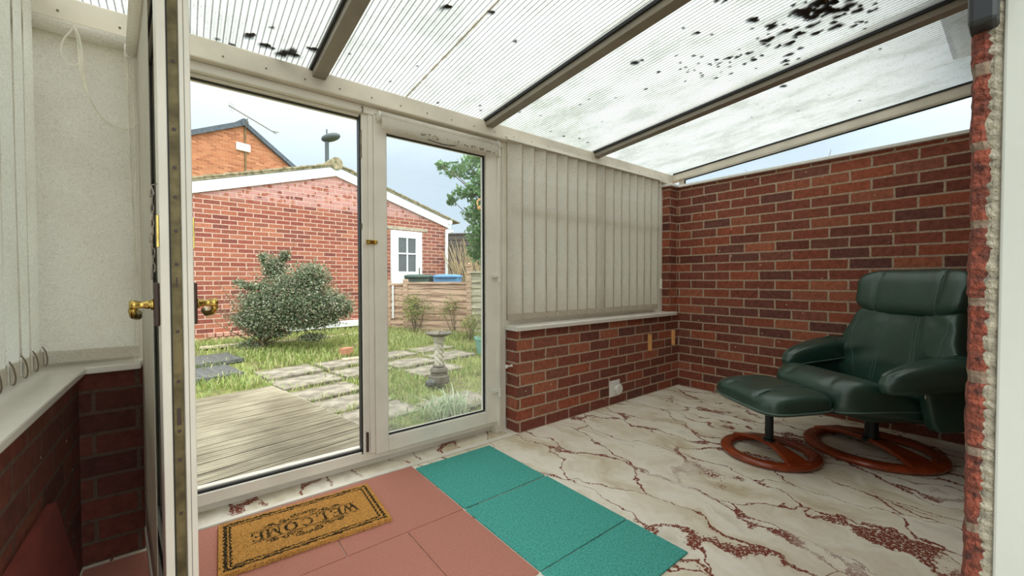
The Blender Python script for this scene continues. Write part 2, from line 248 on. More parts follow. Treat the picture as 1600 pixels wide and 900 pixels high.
def deckwood():
    m, nt, b = mat('weathered_decking'); L = nt.links.new
    tc = N(nt, 'ShaderNodeTexCoord'); mp = N(nt, 'ShaderNodeMapping'); mp.inputs['Scale'].default_value = (1.1, 26, 26); L(tc.outputs['Object'], mp.inputs[0])
    n = N(nt, 'ShaderNodeTexNoise'); n.inputs['Scale'].default_value = 2.4; n.inputs['Detail'].default_value = 6; n.inputs['Roughness'].default_value = .6; L(mp.outputs[0], n.inputs[0])
    r = ramp(nt, [(.28, srgb(104, 96, 82)), (.42, srgb(150, 141, 122)), (.56, srgb(178, 169, 148)), (.74, srgb(208, 200, 180))]); L(n.outputs[0], r.inputs[0])
    n2 = N(nt, 'ShaderNodeTexNoise'); n2.inputs['Scale'].default_value = 1.6; n2.inputs['Detail'].default_value = 4; L(tc.outputs['Object'], n2.inputs[0])
    r2 = ramp(nt, [(.4, (.62, .6, .55)), (.6, (1, 1, .97))]); L(n2.outputs[0], r2.inputs[0])
    mm = N(nt, 'ShaderNodeMix', data_type='RGBA', blend_type='MULTIPLY'); mm.inputs[0].default_value = 1; L(r.outputs[0], mm.inputs[6]); L(r2.outputs[0], mm.inputs[7])
    L(mm.outputs[2], b.inputs['Base Color']); b.inputs['Roughness'].default_value = .75
    bp = N(nt, 'ShaderNodeBump'); bp.inputs['Strength'].default_value = .25; bp.inputs['Distance'].default_value = .003; L(n.outputs[0], bp.inputs['Height']); L(bp.outputs[0], b.inputs['Normal'])
    return m
MT['deck'] = deckwood()
MT['slab'] = simple('riven_paving', srgb(142, 134, 120), .85, var=.45, scale=7, bump=.4, bscale=16, c2=srgb(98, 92, 78))
MT['slate'] = simple('dark_slate_paving', srgb(92, 94, 90), .7, var=.3, scale=22, bump=.6, bscale=20, c2=srgb(60, 62, 60))
MT['concrete'] = simple('pale_concrete', srgb(176, 164, 142), .9, var=.3, scale=16, bump=.6, bscale=60)
MT['soil'] = simple('mossy_soil', srgb(112, 118, 62), .95, var=.5, scale=7, bump=.8, bscale=30, c2=srgb(92, 80, 58))
def wood(name, c, c2, rough=.85, st=(1.2, 14, 14)):
    m, nt, b = mat(name); L = nt.links.new
    tc = N(nt, 'ShaderNodeTexCoord'); mp = N(nt, 'ShaderNodeMapping'); mp.inputs['Scale'].default_value = st; L(tc.outputs['Object'], mp.inputs[0])
    n = N(nt, 'ShaderNodeTexNoise'); n.inputs['Scale'].default_value = 2.2; n.inputs['Detail'].default_value = 5; L(mp.outputs[0], n.inputs[0])
    r = ramp(nt, [(.35, c2), (.6, c)]); L(n.outputs[0], r.inputs[0]); L(r.outputs[0], b.inputs['Base Color']); b.inputs['Roughness'].default_value = rough; return m
MT['fence'] = wood('weathered_fence_wood', srgb(206, 176, 150), srgb(150, 116, 96)); MT['fence_grey'] = wood('grey_fence_wood', srgb(194, 188, 164), srgb(150, 144, 122))
MT['stone'] = simple('cast_stone', srgb(204, 197, 180), .85, var=.3, scale=24, bump=.4, bscale=60)
MT['stone_dark'] = simple('mossy_stone', srgb(112, 106, 94), .9, var=.35, scale=18, bump=.5, bscale=40)
MT['pot'] = simple('turquoise_pot', srgb(120, 164, 150), .4)
MT['fascia'] = simple('fascia_white', srgb(236, 240, 240), .4, var=.03)
MT['verge'] = simple('mossy_verge_tile', srgb(150, 138, 112), .9, var=.5, scale=14, bump=.6, bscale=40, c2=srgb(92, 92, 62))
MT['roofslate'] = simple('dark_roof_tile', srgb(84, 92, 100), .8, var=.25, scale=12)
MT['bin_green'] = simple('bin_green', srgb(62, 86, 76), .45); MT['bin_blue'] = simple('bin_blue', srgb(96, 146, 190), .45)
MT['lamp'] = simple('lamp_grey', srgb(74, 82, 82), .5); MT['bark'] = simple('bark', srgb(112, 96, 72), .9, var=.3, scale=30)
MT['straw'] = simple('dry_straw', srgb(190, 168, 128), .8, var=.3, scale=30); MT['moss'] = simple('dark_moss', srgb(84, 72, 52), .95, var=.4, scale=80)
MT['darkwood'] = simple('dark_boards', srgb(86, 80, 74), .85)
def leafmat(name, cols, transl=.3):
    m, nt, b = mat(name); L = nt.links.new
    g = N(nt, 'ShaderNodeNewGeometry'); r = ramp(nt, [(k/(len(cols)-1), c) for k, c in enumerate(cols)]); L(g.outputs['Random Per Island'], r.inputs[0])
    d = N(nt, 'ShaderNodeBsdfPrincipled'); L(r.outputs[0], d.inputs['Base Color']); d.inputs['Roughness'].default_value = .45
    t = N(nt, 'ShaderNodeBsdfTranslucent'); L(r.outputs[0], t.inputs[0])
    ms = N(nt, 'ShaderNodeMixShader'); ms.inputs[0].default_value = transl; L(d.outputs[0], ms.inputs[1]); L(t.outputs[0], ms.inputs[2]); L(ms.outputs[0], nt.nodes['Material Output'].inputs[0])
    return m
MT['holly'] = leafmat('holly_leaf', [srgb(66, 88, 58), srgb(96, 120, 82), srgb(122, 138, 102), srgb(176, 178, 146), srgb(72, 94, 66), srgb(206, 204, 180), srgb(64, 84, 60), srgb(136, 104, 88)])
MT['treeleaf'] = leafmat('tree_leaf', [srgb(84, 118, 72), srgb(110, 150, 94), srgb(142, 176, 116), srgb(94, 130, 84)], .4)
MT['grass'] = leafmat('grass_blade', [srgb(122, 146, 72), srgb(150, 172, 92), srgb(176, 186, 116), srgb(128, 150, 80), srgb(196, 186, 138), srgb(160, 180, 90)], .35)
MT['nandina'] = leafmat('bamboo_leaf', [srgb(120, 142, 70), srgb(152, 166, 92), srgb(176, 170, 104), srgb(104, 124, 66)], .35)
MT['iris'] = leafmat('variegated_blade', [srgb(170, 190, 150), srgb(206, 214, 186), srgb(140, 170, 120)], .3)
# ------------------------------------------------------------------ mesh helpers
class MB:
    def __init__(s): s.v = []; s.f = []; s.m = []
    def add(s, vs, fs, mi=0):
        n = len(s.v); s.v += [tuple(v) for v in vs]; s.f += [tuple(i+n for i in f) for f in fs]; s.m += [mi]*len(fs)
    def box(s, x0, x1, y0, y1, z0, z1, T=None, mi=0):
        vs = [Vector((x, y, z)) for x in (x0, x1) for y in (y0, y1) for z in (z0, z1)]
        if T is not None: vs = [T @ v for v in vs]
        s.add(vs, [(0, 1, 3, 2), (4, 6, 7, 5), (0, 4, 5, 1), (2, 3, 7, 6), (0, 2, 6, 4), (1, 5, 7, 3)], mi); return s
    def prism(s, pts, a, b, axis='Y', mi=0):   # polygon pts extruded between a and b along axis
        def P(p, t): return {'Y': (p[0], t, p[1]), 'X': (t, p[0], p[1]), 'Z': (p[0], p[1], t)}[axis]
        n = len(pts); vs = [P(p, a) for p in pts]+[P(p, b) for p in pts]
        s.add(vs, [tuple(range(n)), tuple(range(2*n-1, n-1, -1))]+[(i, (i+1) % n, (i+1) % n+n, i+n)[::-1] for i in range(n)], mi); return s
    def tube(s, pts, r, seg=8, closed=False, mi=0, flat=1.0):
        pts = [Vector(p) for p in pts]; n = len(pts); rs = r if isinstance(r, (list, tuple)) else [r]*n; vs = []; prev = None
        for i, p in enumerate(pts):
            if closed: t = pts[(i+1) % n]-pts[i-1]
            else: t = pts[min(i+1, n-1)]-pts[max(i-1, 0)]
            if t.length < 1e-9: t = Vector((0, 0, 1))
            t.normalize()
            a = prev if prev is not None else (Vector((0, 0, 1)) if abs(t.z) < .9 else Vector((1, 0, 0)))
            a = a-t*a.dot(t); a.normalize(); prev = a; b = t.cross(a)
            for k in range(seg):
                q = 2*PI*k/seg; vs.append(p+a*math.cos(q)*rs[i]*flat+b*math.sin(q)*rs[i])
        fs = []
        for i in range(n if closed else n-1):
            j = (i+1) % n
            for k in range(seg): fs.append((i*seg+k, i*seg+(k+1) % seg, j*seg+(k+1) % seg, j*seg+k))
        if not closed: fs += [tuple(range(seg))[::-1], tuple(range((n-1)*seg, n*seg))]
        s.add(vs, fs, mi); return s
    def lathe(s, prof, seg=32, c=(0, 0, 0), mi=0, axis=None):
        vs = []; fs = []
        for (r, z) in prof:
            for k in range(seg):
                a = 2*PI*k/seg; v = Vector((r*math.cos(a), r*math.sin(a), z))
                if axis == 'X': v = Vector((v.z, v.x, v.y))
                if axis == 'Y': v = Vector((v.x, v.z, v.y))
                vs.append(v+Vector(c))
        for i in range(len(prof)-1):
            for k in range(seg): fs.append((i*seg+k, i*seg+(k+1) % seg, (i+1)*seg+(k+1) % seg, (i+1)*seg+k))
        fs += [tuple(range(seg))[::-1], tuple(range((len(prof)-1)*seg, len(prof)*seg))]
        s.add(vs, fs, mi); return s
def link(name, me, m, parent=None):
    o = bpy.data.objects.new(name, me); COL.objects.link(o)
    for x in (m if isinstance(m, list) else [m]): me.materials.append(x)
    if parent is not None: o.parent = parent
    return o
def obj(name, mb, m, parent=None, smooth=False, bevel=0, loc=None, rot=None):
    me = bpy.data.meshes.new(name); me.from_pydata(mb.v, [], mb.f)
    if any(mb.m): me.polygons.foreach_set('material_index', mb.m)
    me.update()
    bm = bmesh.new(); bm.from_mesh(me); bmesh.ops.recalc_face_normals(bm, faces=bm.faces); bm.to_mesh(me); bm.free()
    if smooth:
        for p in me.polygons: p.use_smooth = True
    o = link(name, me, m, parent)
    if bevel:
        b = o.modifiers.new('bevel', 'BEVEL'); b.width = bevel; b.segments = 2; b.limit_method = 'ANGLE'; b.angle_limit = .6
    if loc is not None: o.location = loc
    if rot is not None: o.rotation_euler = rot
    return o
def tag(o, label=None, cat=None, group=None, kind=None):
    if label: o['label'] = label
    if cat: o['category'] = cat
    if group: o['group'] = group
    if kind: o['kind'] = kind
    return o
def thing(name, label, cat, loc=(0, 0, 0), rz=0, group=None, kind=None):
    o = bpy.data.objects.new(name, None); COL.objects.link(o); o.location = loc; o.rotation_euler = (0, 0, rz); o.empty_display_size = .1
    return tag(o, label, cat, group, kind)
def cuboid(name, b, m, parent=None, bevel=.002): return obj(name, MB().box(*b), m, parent, bevel=bevel)
# ------------------------------------------------------------------ room shell
XL, XR, YH = -3.865, 0.0, -1.960            # left wall face, right wall face, house wall face
XJ0, XJ1 = -3.705, -1.943                   # brick reveals either side of the french doors
ZS = .66                                    # top of the dwarf walls
def rz_(y): return 1.962-.087*y             # underside of roof sheets
f = MB().box(-4.15, 1.0, -3.2, .19, -.06, 0); o = obj('floor', f, MT['carpet']); tag(o, 'cream marbled carpet with maroon veins covering the whole room', 'carpet', kind='structure')
o = obj('wall_front', MB().box(XJ1, .0, 0, .26, -.12, ZS), MT['brick']); tag(o, 'low red brick wall under the right hand front window', 'wall', kind='structure'); o.data.materials[0] = MT['brick']
pc = MB().box(-.132, 0, .02, .26, ZS, 1.832)
o = obj('wall_front', pc, MT['brick']); tag(o, 'narrow red brick pier between the blind and the end wall', 'wall', kind='structure')
o = obj('wall_front', MB().box(-4.1, XJ0, 0, .26, -.12, ZS), MT['brick_shaded']); tag(o, 'short brick wall with painted-in shade, left of the open door', 'wall', kind='structure')
o = obj('wall_left', MB().box(-4.1, XL, -1.2, 0, -.12, ZS), MT['brick_shaded']); tag(o, 'low brick wall along the left side under the sill', 'wall', kind='structure')
wr = MB().box(0, .22, -1.958, .26, -.12, 1.832); o = obj('wall_right', wr, MT['brick']); tag(o, 'tall red brick end wall behind the green recliner', 'wall', kind='structure')
# wall cap
cp = MB().box(-.032, .24, -1.955, .02, 1.826, 1.848).box(-.162, .0, -.012, .26, 1.826, 1.848)
o = obj('trim_1', cp, MT['white'], bevel=.004); tag(o, 'thin white capping on top of the brick end wall', 'trim', kind='structure')
# house wall with the hacked opening the camera looks through
hw = MB().box(-2.962, 3.5, -2.25, YH-.016, -.12, 2.6); o = obj('wall_back', hw, MT['brick']); tag(o, 'house wall at the right edge of the picture', 'wall', kind='structure')
def jag(y0, y1, z0, z1, x, amp0, amp1, seed, dz=.004, per=.075):
    R = random.Random(seed); n = int((z1-z0)/dz); L_ = []; R_ = []; a = b = 0
    for i in range(n+1):
        z = z0+i*dz; c = int((z+.02)/per); cr = random.Random(seed*31+c)
        joint = ((z+.02) % per) < .011
        a = .7*a+.3*R.uniform(-1, 1)*amp0*2.2; b = .55*b+.45*R.uniform(-1, 1)*amp1*1.9
        L_.append((y0+(-amp0*1.2 if joint else 0)+a+cr.uniform(-.6, .6)*amp0, z)); R_.append((y1+b+cr.uniform(-.5, .5)*amp1, z))
    mb = MB(); vs = []; fs = []
    for (a, z), (b, _) in zip(L_, R_):
        d = random.Random(int(z*1e4)).uniform(-.0015, .0015)
        vs += [(x, b, z), (x+d-.003, (a*.35+b*.65), z), (x+d-.002, a*.8+b*.2, z), (x+.012, a, z), (x+.06, a, z), (x+.06, b, z)]
    for i in range(n):
        for k in range(6):
            q = (k+1) % 6; fs.append((i*6+k, i*6+q, (i+1)*6+q, (i+1)*6+k))
    mb.add(vs, fs); mb.m = [1 if ((z0+(f//6)*dz+.02) % per) < .0085 else 0 for f in range(len(fs))] if amp1 > .001 else mb.m; return mb
o = obj('wall_back', MB().box(-4.4, -3.74, -2.2, -1.97, -.12, 2.3), MT['brick']); tag(o, 'unseen house wall left of the opening, added to shade the left corner', 'wall', kind='structure')  # out-of-view wall, added to keep light off the low left corner
# revealed brick edge (courses with recessed joints)
zz = .0
o = thing('trim_2', 'rough cut brick edge of the opening at right', 'brick edge', (0, 0, 0), kind='structure')
obj('brick_edge', jag(-1.9610, -1.9755, -.02, 1.30, -2.966, .0008, .0017, 5), [MT['redraw'], MT['notch']], o)
mo = MB()
obj('mortar_edge', jag(-1.9640, -1.9835, -.02, 1.30, -2.9645, .0006, .0006, 9), MT['render'], o)
obj('wall_back', MB().box(-2.968, -2.955, -2.25, -1.9818, -.02, 2.3), MT['plaster'], bevel=.002)
tag(COL.objects[-1], 'painted plaster lining of the opening at the right edge', 'wall', kind='structure')
bx = obj('sensor_box', MB().box(-2.990, -2.955, -1.9790, -1.9595, 1.222, 1.34), MT['black'], bevel=.004); tag(bx, 'dark grey plastic box at the top of the rough brick edge', 'box')
# ------------------------------------------------------------------ roof
YB, YT = .12, -1.955
roof = thing('ceiling', 'lean-to roof of translucent ribbed sheets between rafters', 'roof', (0, 0, 0), kind='structure')
def slab_roof(x0, x1, ya, yb, dz0, dz1):
    return [(x0, ya, rz_(ya)+dz0), (x1, ya, rz_(ya)+dz0), (x1, yb, rz_(yb)+dz0), (x0, yb, rz_(yb)+dz0), (x0, ya, rz_(ya)+dz1), (x1, ya, rz_(ya)+dz1), (x1, yb, rz_(yb)+dz1), (x0, yb, rz_(yb)+dz1)]
BF = [(0, 1, 2, 3), (7, 6, 5, 4), (0, 4, 5, 1), (1, 5, 6, 2), (2, 6, 7, 3), (3, 7, 4, 0)]
rx = [-4.12, -3.085, -2.118, -1.112, -.03]
for k in range(4):
    mb = MB(); v = slab_roof(rx[k]+.0, rx[k+1]-.0, .19, YT, .0, .0); mb.add(v[:4], [(0, 1, 2, 3)])
    obj('roof_sheet', mb, MT['sheet'], roof)
for k in (1, 2, 3):
    x = rx[k]; mb = MB(); mb.add(slab_roof(x-.024, x+.034, .06, YT, -.044, -.003), BF); obj('rafter', mb, MT['alu'], roof, bevel=.003)
    mb = MB(); mb.add(slab_roof(x-.036, x-.0245, .06, YT, -.016, -.002), BF).__class__; mb.add(slab_roof(x+.0345, x+.038, .06, YT, -.010, -.002), BF); obj('rafter_gasket', mb, MT['gasket'], roof)
    mb = MB(); mb.add(slab_roof(x-.03, x+.04, .19, YT, .012, .03), BF); obj('rafter_cap', mb, MT['upvc_old'], roof)
mb = MB(); mb.add(slab_roof(-.035, .05, .19, YT, -.068, -.004), BF); obj('end_rail', mb, MT['upvc_old'], roof, bevel=.004)
mb = MB(); mb.add(slab_roof(-.042, -.0355, .04, YT, -.012, -.001), BF); obj('rafter_gasket', mb, MT['gasket'], roof)
eb = MB().box(-4.12, .0, .05, .19, 1.862, 1.950); obj('eaves_beam', eb, MT['upvc_old'], roof, bevel=.006)
sc_ = MB()
for k in range(26):
    x = -3.9+k*.152; sc_.lathe([(.0035, 0), (.0035, .002), (.0015, .003)], 8, (x, .0475, 1.893), axis='Y')
obj('beam_screws', sc_, MT['strip'], roof)
obj('eaves_beam', MB().box(-4.12, .0, .085, .19, 1.824, 1.862), MT['upvc'], roof, bevel=.004)
# moss clumps on the outside of the roof
def onroof(px, py, dz=.002):
    d = fw*FPX+rr*(px-800)+uu*(450-py); t = (1.962+dz-.087*CAM.y-CAM.z)/(d.z+.087*d.y); return CAM+d*t
def clump_mesh(seed):
    R = random.Random(seed); mb = MB()
    for q in range(3):
        c = Vector((R.uniform(-.5, .5), R.uniform(-.5, .5), .15)); r = R.uniform(.45, .8); vs = []; fs = []
        for i in range(5):
            for k in range(9):
                th = PI*i/4*.999+.0005; ph = 2*PI*k/9; rr_ = r*R.uniform(.75, 1.15)
                vs.append(c+Vector((math.sin(th)*math.cos(ph)*rr_, math.sin(th)*math.sin(ph)*rr_, max(0, .4+math.cos(th)*.45)*.6)))
        for i in range(4):
            for k in range(9): fs.append((i*9+k, i*9+(k+1) % 9, (i+1)*9+(k+1) % 9, (i+1)*9+k))
        mb.add(vs, fs)
    return mb
cl = [obj('moss_clump', clump_mesh(s), MT['moss'], smooth=False) for s in range(4)]
spots = [(695, 12, .016), (766, 20, .017), (806, 63, .011), (652, 103, .006), (610, 127, .006), (546, 84, .006), (566, 70, .004), (590, 138, .004), (425, 42, .006), (340, 60, .008), (362, 70, .009), (388, 57, .012), (395, 56, .010), (412, 72, .014), (425, 76, .010), (440, 86, .014), (452, 80, .016), (462, 88, .012), (488, 78, .014), (494, 72, .010), (684, 160, .010), (750, 165, .009), (752, 172, .009), (733, 130, .004), (781, 165, .005), (812, 175, .008), (845, 180, .005), (860, 205, .007), (882, 212, .010), (905, 216, .010), (918, 222, .008),
         (995, 97, .020), (1004, 93, .012), (1068, 43, .007), (1087, 52, .012), (1113, 53, .008), (1028, 113, .010), (1009, 139, .009), (1057, 86, .006), (1085, 86, .008), (1064, 97, .009), (1071, 105, .007), (1097, 88, .006), (963, 152, .007), (940, 190, .006), (920, 155, .006), (906, 163, .006), (988, 115, .004), (927, 65, .010), (935, 60, .010), (975, 32, .008), (985, 25, .008), (1150, 90, .014), (1142, 115, .010), (1118, 122, .008), (1295, 148, .006), (1374, 77, .008), (1343, 157, .008), (1247, 173, .006), (1174, 183, .005), (1091, 243, .006), (1120, 0, .010), (1132, 2, .010), (1310, 42, .010), (1330, 60, .012), (1246, 92, .010)]
R = random.Random(3)
for q in range(120):                         # the big patch near the house
    t = R.random(); px = 1150+t*240+R.gauss(0, 18); py = 62-t*62+R.gauss(0, 20)
    if t < .35: py += 22; px += 8
    spots.append((px, py, R.choice((.007, .010, .014, .018, .024)) if t > .12 else R.uniform(.006, .014)))
for q in range(26):
    t = R.random(); spots.append((1060+t*110+R.gauss(0, 8), 122-t*40+R.gauss(0, 7), R.uniform(.004, .009)))
nm_ = 0
for (px, py, s) in spots:
    p = onroof(px, py); s = s*1.45 if px < 500 else s
    if p.y < -1.60 or py < -60 or min(abs(p.x-q) for q in rx) < .05: continue
    o = cl[nm_] if nm_ < 4 else cl[nm_ % 4].copy()
    if nm_ >= 4: COL.objects.link(o)
    nm_ += 1
    o.location = p; o.scale = (s*R.uniform(.9, 1.4), s*R.uniform(1.1, 1.7), s*.5); o.rotation_euler = (-.087, 0, R.uniform(-.4, .4) + (PI if R.random() < .5 else 0))
    bay = ['leftmost', 'second', 'third', 'far right'][sum(p.x > q for q in rx[1:4])]; where = 'close to the eaves' if p.y > -.35 else ('halfway up the slope' if p.y > -.9 else 'high up'); sz = 'tiny' if s < .008 else ('small' if s < .013 else 'large'); where += (' in the dense patch' if px > 1190 else (' below the dense patch' if px > 1050 else '')) if where.startswith('high') else ''
    tag(o, '%s dark moss clump on the %s roof bay, %s' % (sz, bay, where), 'moss', 'moss clumps on the roof')
# house eaves over the top of the lean-to
ev = thing('house_eaves', 'house eaves overhanging the top of the lean-to roof', 'eaves', (0, 0, 0), kind='structure')
obj('soffit', MB().box(-4.3, .22, -2.25, -1.70, 2.36, 2.40), MT['fascia'], ev); obj('fascia_board', MB().box(-4.3, .22, -1.72, -1.70, 2.36, 2.55), MT['fascia'], ev)
obj('flashing', MB().box(-4.3, .05, -1.99, -1.955, 2.08, 2.30), MT['upvc_old'], ev)
# ------------------------------------------------------------------ frames, windows
def rect_frame(mb, x0, x1, z0, z1, y0, y1, wl, wr, wb, wt):
    mb.box(x0, x0+wl, y0, y1, z0, z1); mb.box(x1-wr, x1, y0, y1, z0, z1); mb.box(x0+wl, x1-wr, y0, y1, z0, z0+wb); mb.box(x0+wl, x1-wr, y0, y1, z1-wt, z1)
# french door surround
fd = thing('door_frame', 'white plastic frame around the pair of garden doors', 'door frame', (0, 0, 0), kind='structure')
mb = MB(); mb.box(XJ0, -3.66, .115, .185, 0, 1.862).box(-2.035, XJ1-.01, .10, .185, 0, 1.862).box(-2.035, -2.015, .075, .10, .05, 1.862)
mb.box(-3.66, -2.035, .115, .185, .045, .095).box(-3.66, -2.035, .160, .185, 0, .045).box(-3.66, -2.85, .14, .175, .095, .112).box(-3.66, -2.035, .115, .185, 1.812, 1.824)
obj('frame', mb, MT['upvc'], fd, bevel=.003)
mb = MB(); mb.box(-3.66, -2.86, .126, .1399, .0951, .105).box(-3.66, -2.86, .135, .150, 1.806, 1.812).box(-3.66, -3.655, .12, .14, .085, 1.81); obj('draught_seal', mb, MT['gasket'], fd)
obj('outer_sill', MB().box(-3.70, -1.95, .185, .25, .0, .05), MT['upvc'], fd, bevel=.004)
# closed right leaf
d2 = thing('door', 'closed white glazed garden door beside the vertical blind', 'door', (0, 0, 0), kind='structure'); d2.name = 'door_2'
mb = MB(); rect_frame(mb, -2.815, -2.03, .078, 1.835, .085, .15, .068, .085, .078, .085); mb.box(-2.872, -2.815, .10, .16, .085, 1.825); mb.box(-2.842, -2.815, .092, .10, .085, 1.825)
obj('leaf_frame', mb, MT['upvc'], d2, bevel=.005)
mb = MB(); rect_frame(mb, -2.747, -2.115, .156, 1.75, .105, .112, .007, .012, .009, .007); obj('glazing_gasket', mb, MT['gasket'], d2)
obj('glazing_gasket', MB().box(-2.879, -2.872, .115, .15, .085, 1.82), MT['gasket'], d2)
obj('glass_pane', MB().box(-2.745, -2.117, .113, .117, .158, 1.748), MT['glass_door'], d2)
for z in (1.785, .995, .27):
    h = MB(); h.box(-2.075, -2.035, .068, .084, z, z+.022); h.lathe([(.010, -.030), (.010, .0225), (.006, .026)], 12, (-2.028, .068, z)); obj('hinge', h, MT['sill'], d2, bevel=.002)
h = MB(); h.box(-2.858, -2.805, .080, .0915, 1.165, 1.187); h.lathe([(.006, 0), (.006, .008)], 10, (-2.847, .073, 1.170)); h.box(-2.812, -2.806, .066, .084, 1.168, 1.184); l_ = obj('barrel_bolt', h, MT['brass'], d2, bevel=.002); l_['label'] = 'small worn brass bolt'
h = MB(); h.tube([(-2.875, .09, 1.846), (-2.875, .072, 1.846), (-2.875, .066, 1.834), (-2.875, .072, 1.822), (-2.875, .08, 1.820)], .0025, 6); o = obj('hook', h, MT['strip'], fd)
for z in (1.46, 1.25, 1.20):
    pass
obj('keep_plate', MB().box(-2.876, -2.8725, .098, .118, 1.24, 1.27).box(-2.876, -2.8725, .098, .118, 1.60, 1.74), MT['strip'], d2); obj('shoot_bolt', MB().box(-2.862, -2.852, .088, .10, .10, .20).lathe([(.006, 0), (.006, .02)], 8, (-2.857, .09, .15)), MT['brown'], d2)
# small pull knob on the brick reveal
h = MB().lathe([(.0, 0), (.011, 0), (.012, .010), (.006, .014), (.006, .045), (.010, .046), (.010, .05)], 14, axis='X'); o = obj('door_stop', h, MT['white'], loc=(-1.993, .05, .43)); tag(o, 'small white round door stop on the brick reveal', 'door stop')
# right hand window
w1 = thing('window', 'front window hidden behind the closed vertical blind', 'window', (0, 0, 0), kind='structure'); w1.name = 'window_1'
mb = MB(); rect_frame(mb, -1.985, -.13, ZS+.018, 1.862, .09, .16, .05, .05, .05, .05); mb.box(-1.08, -1.03, .09, .16, .72, 1.82); mb.box(-1.935, -.18, .09, .16, 1.44, 1.47); obj('frame', mb, MT['upvc'], w1, bevel=.004)
obj('glass_pane', MB().box(-1.93, -.18, .12, .124, .72, 1.82), MT['glass'], w1)
sl = MB(); sl.prism([(-.030, .658), (-.030, .683), (-.022, .690), (.20, .690), (.20, .658)], -1.965, -.075, 'X'); 
o = obj('windowsill', sl, MT['sill'], bevel=.003); o.name = 'trim_3'; tag(o, 'glossy white windowsill below the vertical blind', 'windowsill', kind='structure')
# left windows and sill
w2 = thing('window', 'narrow front window behind the pulled down roller blind', 'window', (0, 0, 0), kind='structure'); w2.name = 'window_2'
mb = MB(); rect_frame(mb, -4.1, XJ0+.0, ZS+.018, 1.862, .09, .16, .06, .035, .05, .05); obj('frame', mb, MT['upvc'], w2, bevel=.004)
obj('glass_pane', MB().box(-4.04, -3.74, .12, .124, .72, 1.82), MT['glass'], w2)
w3 = thing('window', 'left side window behind the open vertical slats', 'window', (0, 0, 0), kind='structure'); w3.name = 'window_3'
mb = MB()
for a, b in ((-1.2, -1.15), (-.02, .09)): mb.box(-4.09, -4.02, a, b, ZS+.018, 1.94)
mb.box(-4.09, -4.02, -1.15, -.02, ZS+.018, .73).box(-4.09, -4.02, -1.2, .09, 1.86, 1.95); obj('frame', mb, MT['upvc'], w3, bevel=.004)
obj('glass_pane', MB().box(-4.06, -4.056, -1.15, -.02, .73, 1.87), MT['glass'], w3)
sl = MB(); sl.prism([(-4.1, -1.25), (XL+.022, -1.25), (XL+.022, -.022), (XJ0, -.022), (XJ0, .20), (-4.1, .20)], .664, .688, 'Z'); o = obj('trim_4', sl, MT['sill'], bevel=.005); tag(o, 'glossy white windowsill turning the left corner', 'windowsill', kind='structure')
# gable light above the end wall
w4 = thing('window', 'long wedge shaped window above the brick end wall', 'window', (0, 0, 0), kind='structure'); w4.name = 'window_4'
mb = MB(); gp = [(-.02, 1.846), (-1.965, 1.846), (-1.965, rz_(-1.965)-.068), (-.02, rz_(-.02)-.068)]
g = MB(); g.prism(gp, .022, .026, 'X'); obj('glass_pane', g, MT['glass_end'], w4)
mb.box(-.01, .04, -.045, .0, 1.846, rz_(0)-.05); obj('frame', mb, MT['upvc_old'], w4, bevel=.003)
mb = MB(); y0, y1 = -.05, -1.965
mb.add([(.01, y0, rz_(y0)-.076), (.01, y1, rz_(y1)-.076), (.01, y1, rz_(y1)-.067), (.01, y0, rz_(y0)-.067), (.018, y0, rz_(y0)-.076), (.018, y1, rz_(y1)-.076), (.018, y1, rz_(y1)-.067), (.018, y0, rz_(y0)-.067)], BF); mb.box(.01, .018, -.052, -.044, 1.846, rz_(0)-.07); mb.box(.01, .018, -1.965, -.05, 1.846, 1.851); obj('glazing_gasket', mb, MT['gasket'], w4)
# threshold trims
o = obj('trim_5', MB().prism([(-3.70, .004), (-3.70, .028), (-1.975, .028), (-1.93, .06), (-1.93, -.004), (-2.0, -.008)], .0, .010, 'Z').box(-1.985, -1.944, .02, .15, .0, .012), MT['rubber'], bevel=.003); tag(o, 'white threshold strip across the doorway carpet', 'threshold', kind='structure')
# ------------------------------------------------------------------ open left leaf
ang = .100
d1 = thing('door', 'open white glazed garden door seen edge on at left', 'door', (-3.676, .045, 0), 0, kind='structure'); d1.name = 'door_1'
d1.rotation_euler = (0, 0, ang)
# local: y runs 0 (hinge) to -.80 (lock edge); x=-.022..+.046 thickness
LW = .795; X0, X1 = -.024, .037
mb = MB()
def leafbox(y0, y1, z0, z1, x0=X0, x1=X1): mb.box(x0, x1, y0, y1, z0, z1)
leafbox(-LW+.012, -LW+.085, .078, 1.835, X0, -.004); leafbox(-LW, -LW+.012, .078, 1.835, X0, -.007)
leafbox(-LW+.012, -LW+.085, .078, 1.835, -.004, X1-.021); leafbox(-LW-.004, -LW+.085, .068, 1.845, X1-.021, X1)
leafbox(-.085, 0, .078, 1.835); leafbox(-LW+.085, -.085, .078, .16); leafbox(-LW+.085, -.085, 1.76, 1.835)
obj('leaf_frame', mb, MT['upvc'], d1, bevel=.002)
mb = MB().box(X1-.013, X1-.0115, -LW-.0045, -LW-.004, .07, 1.84); obj('edge_groove', mb, MT['alu'], d1)
mb = MB().box(-.0035, X1-.022, -LW+.0095, -LW+.0118, .085, 1.83); st = obj('lock_strip', mb, MT['strip'], d1); st['label'] = 'tarnished metal lock strip'
mb = MB().box(-.0068, -.0040, -LW+.003, -LW+.0118, .08, 1.833); obj('edge_black_strip', mb, MT['gasket'], d1)  # thin black strip in the step beside the lock strip
mb = MB()
for z in (.22, .42, .55, .62, .74, .86, 1.02, 1.10, 1.18, 1.25, 1.34, 1.50, 1.68): mb.lathe([(.0042, 0), (.0042, .0012), (.002, .0016)], 10, (.006, -LW+.0082, z), axis='Y')
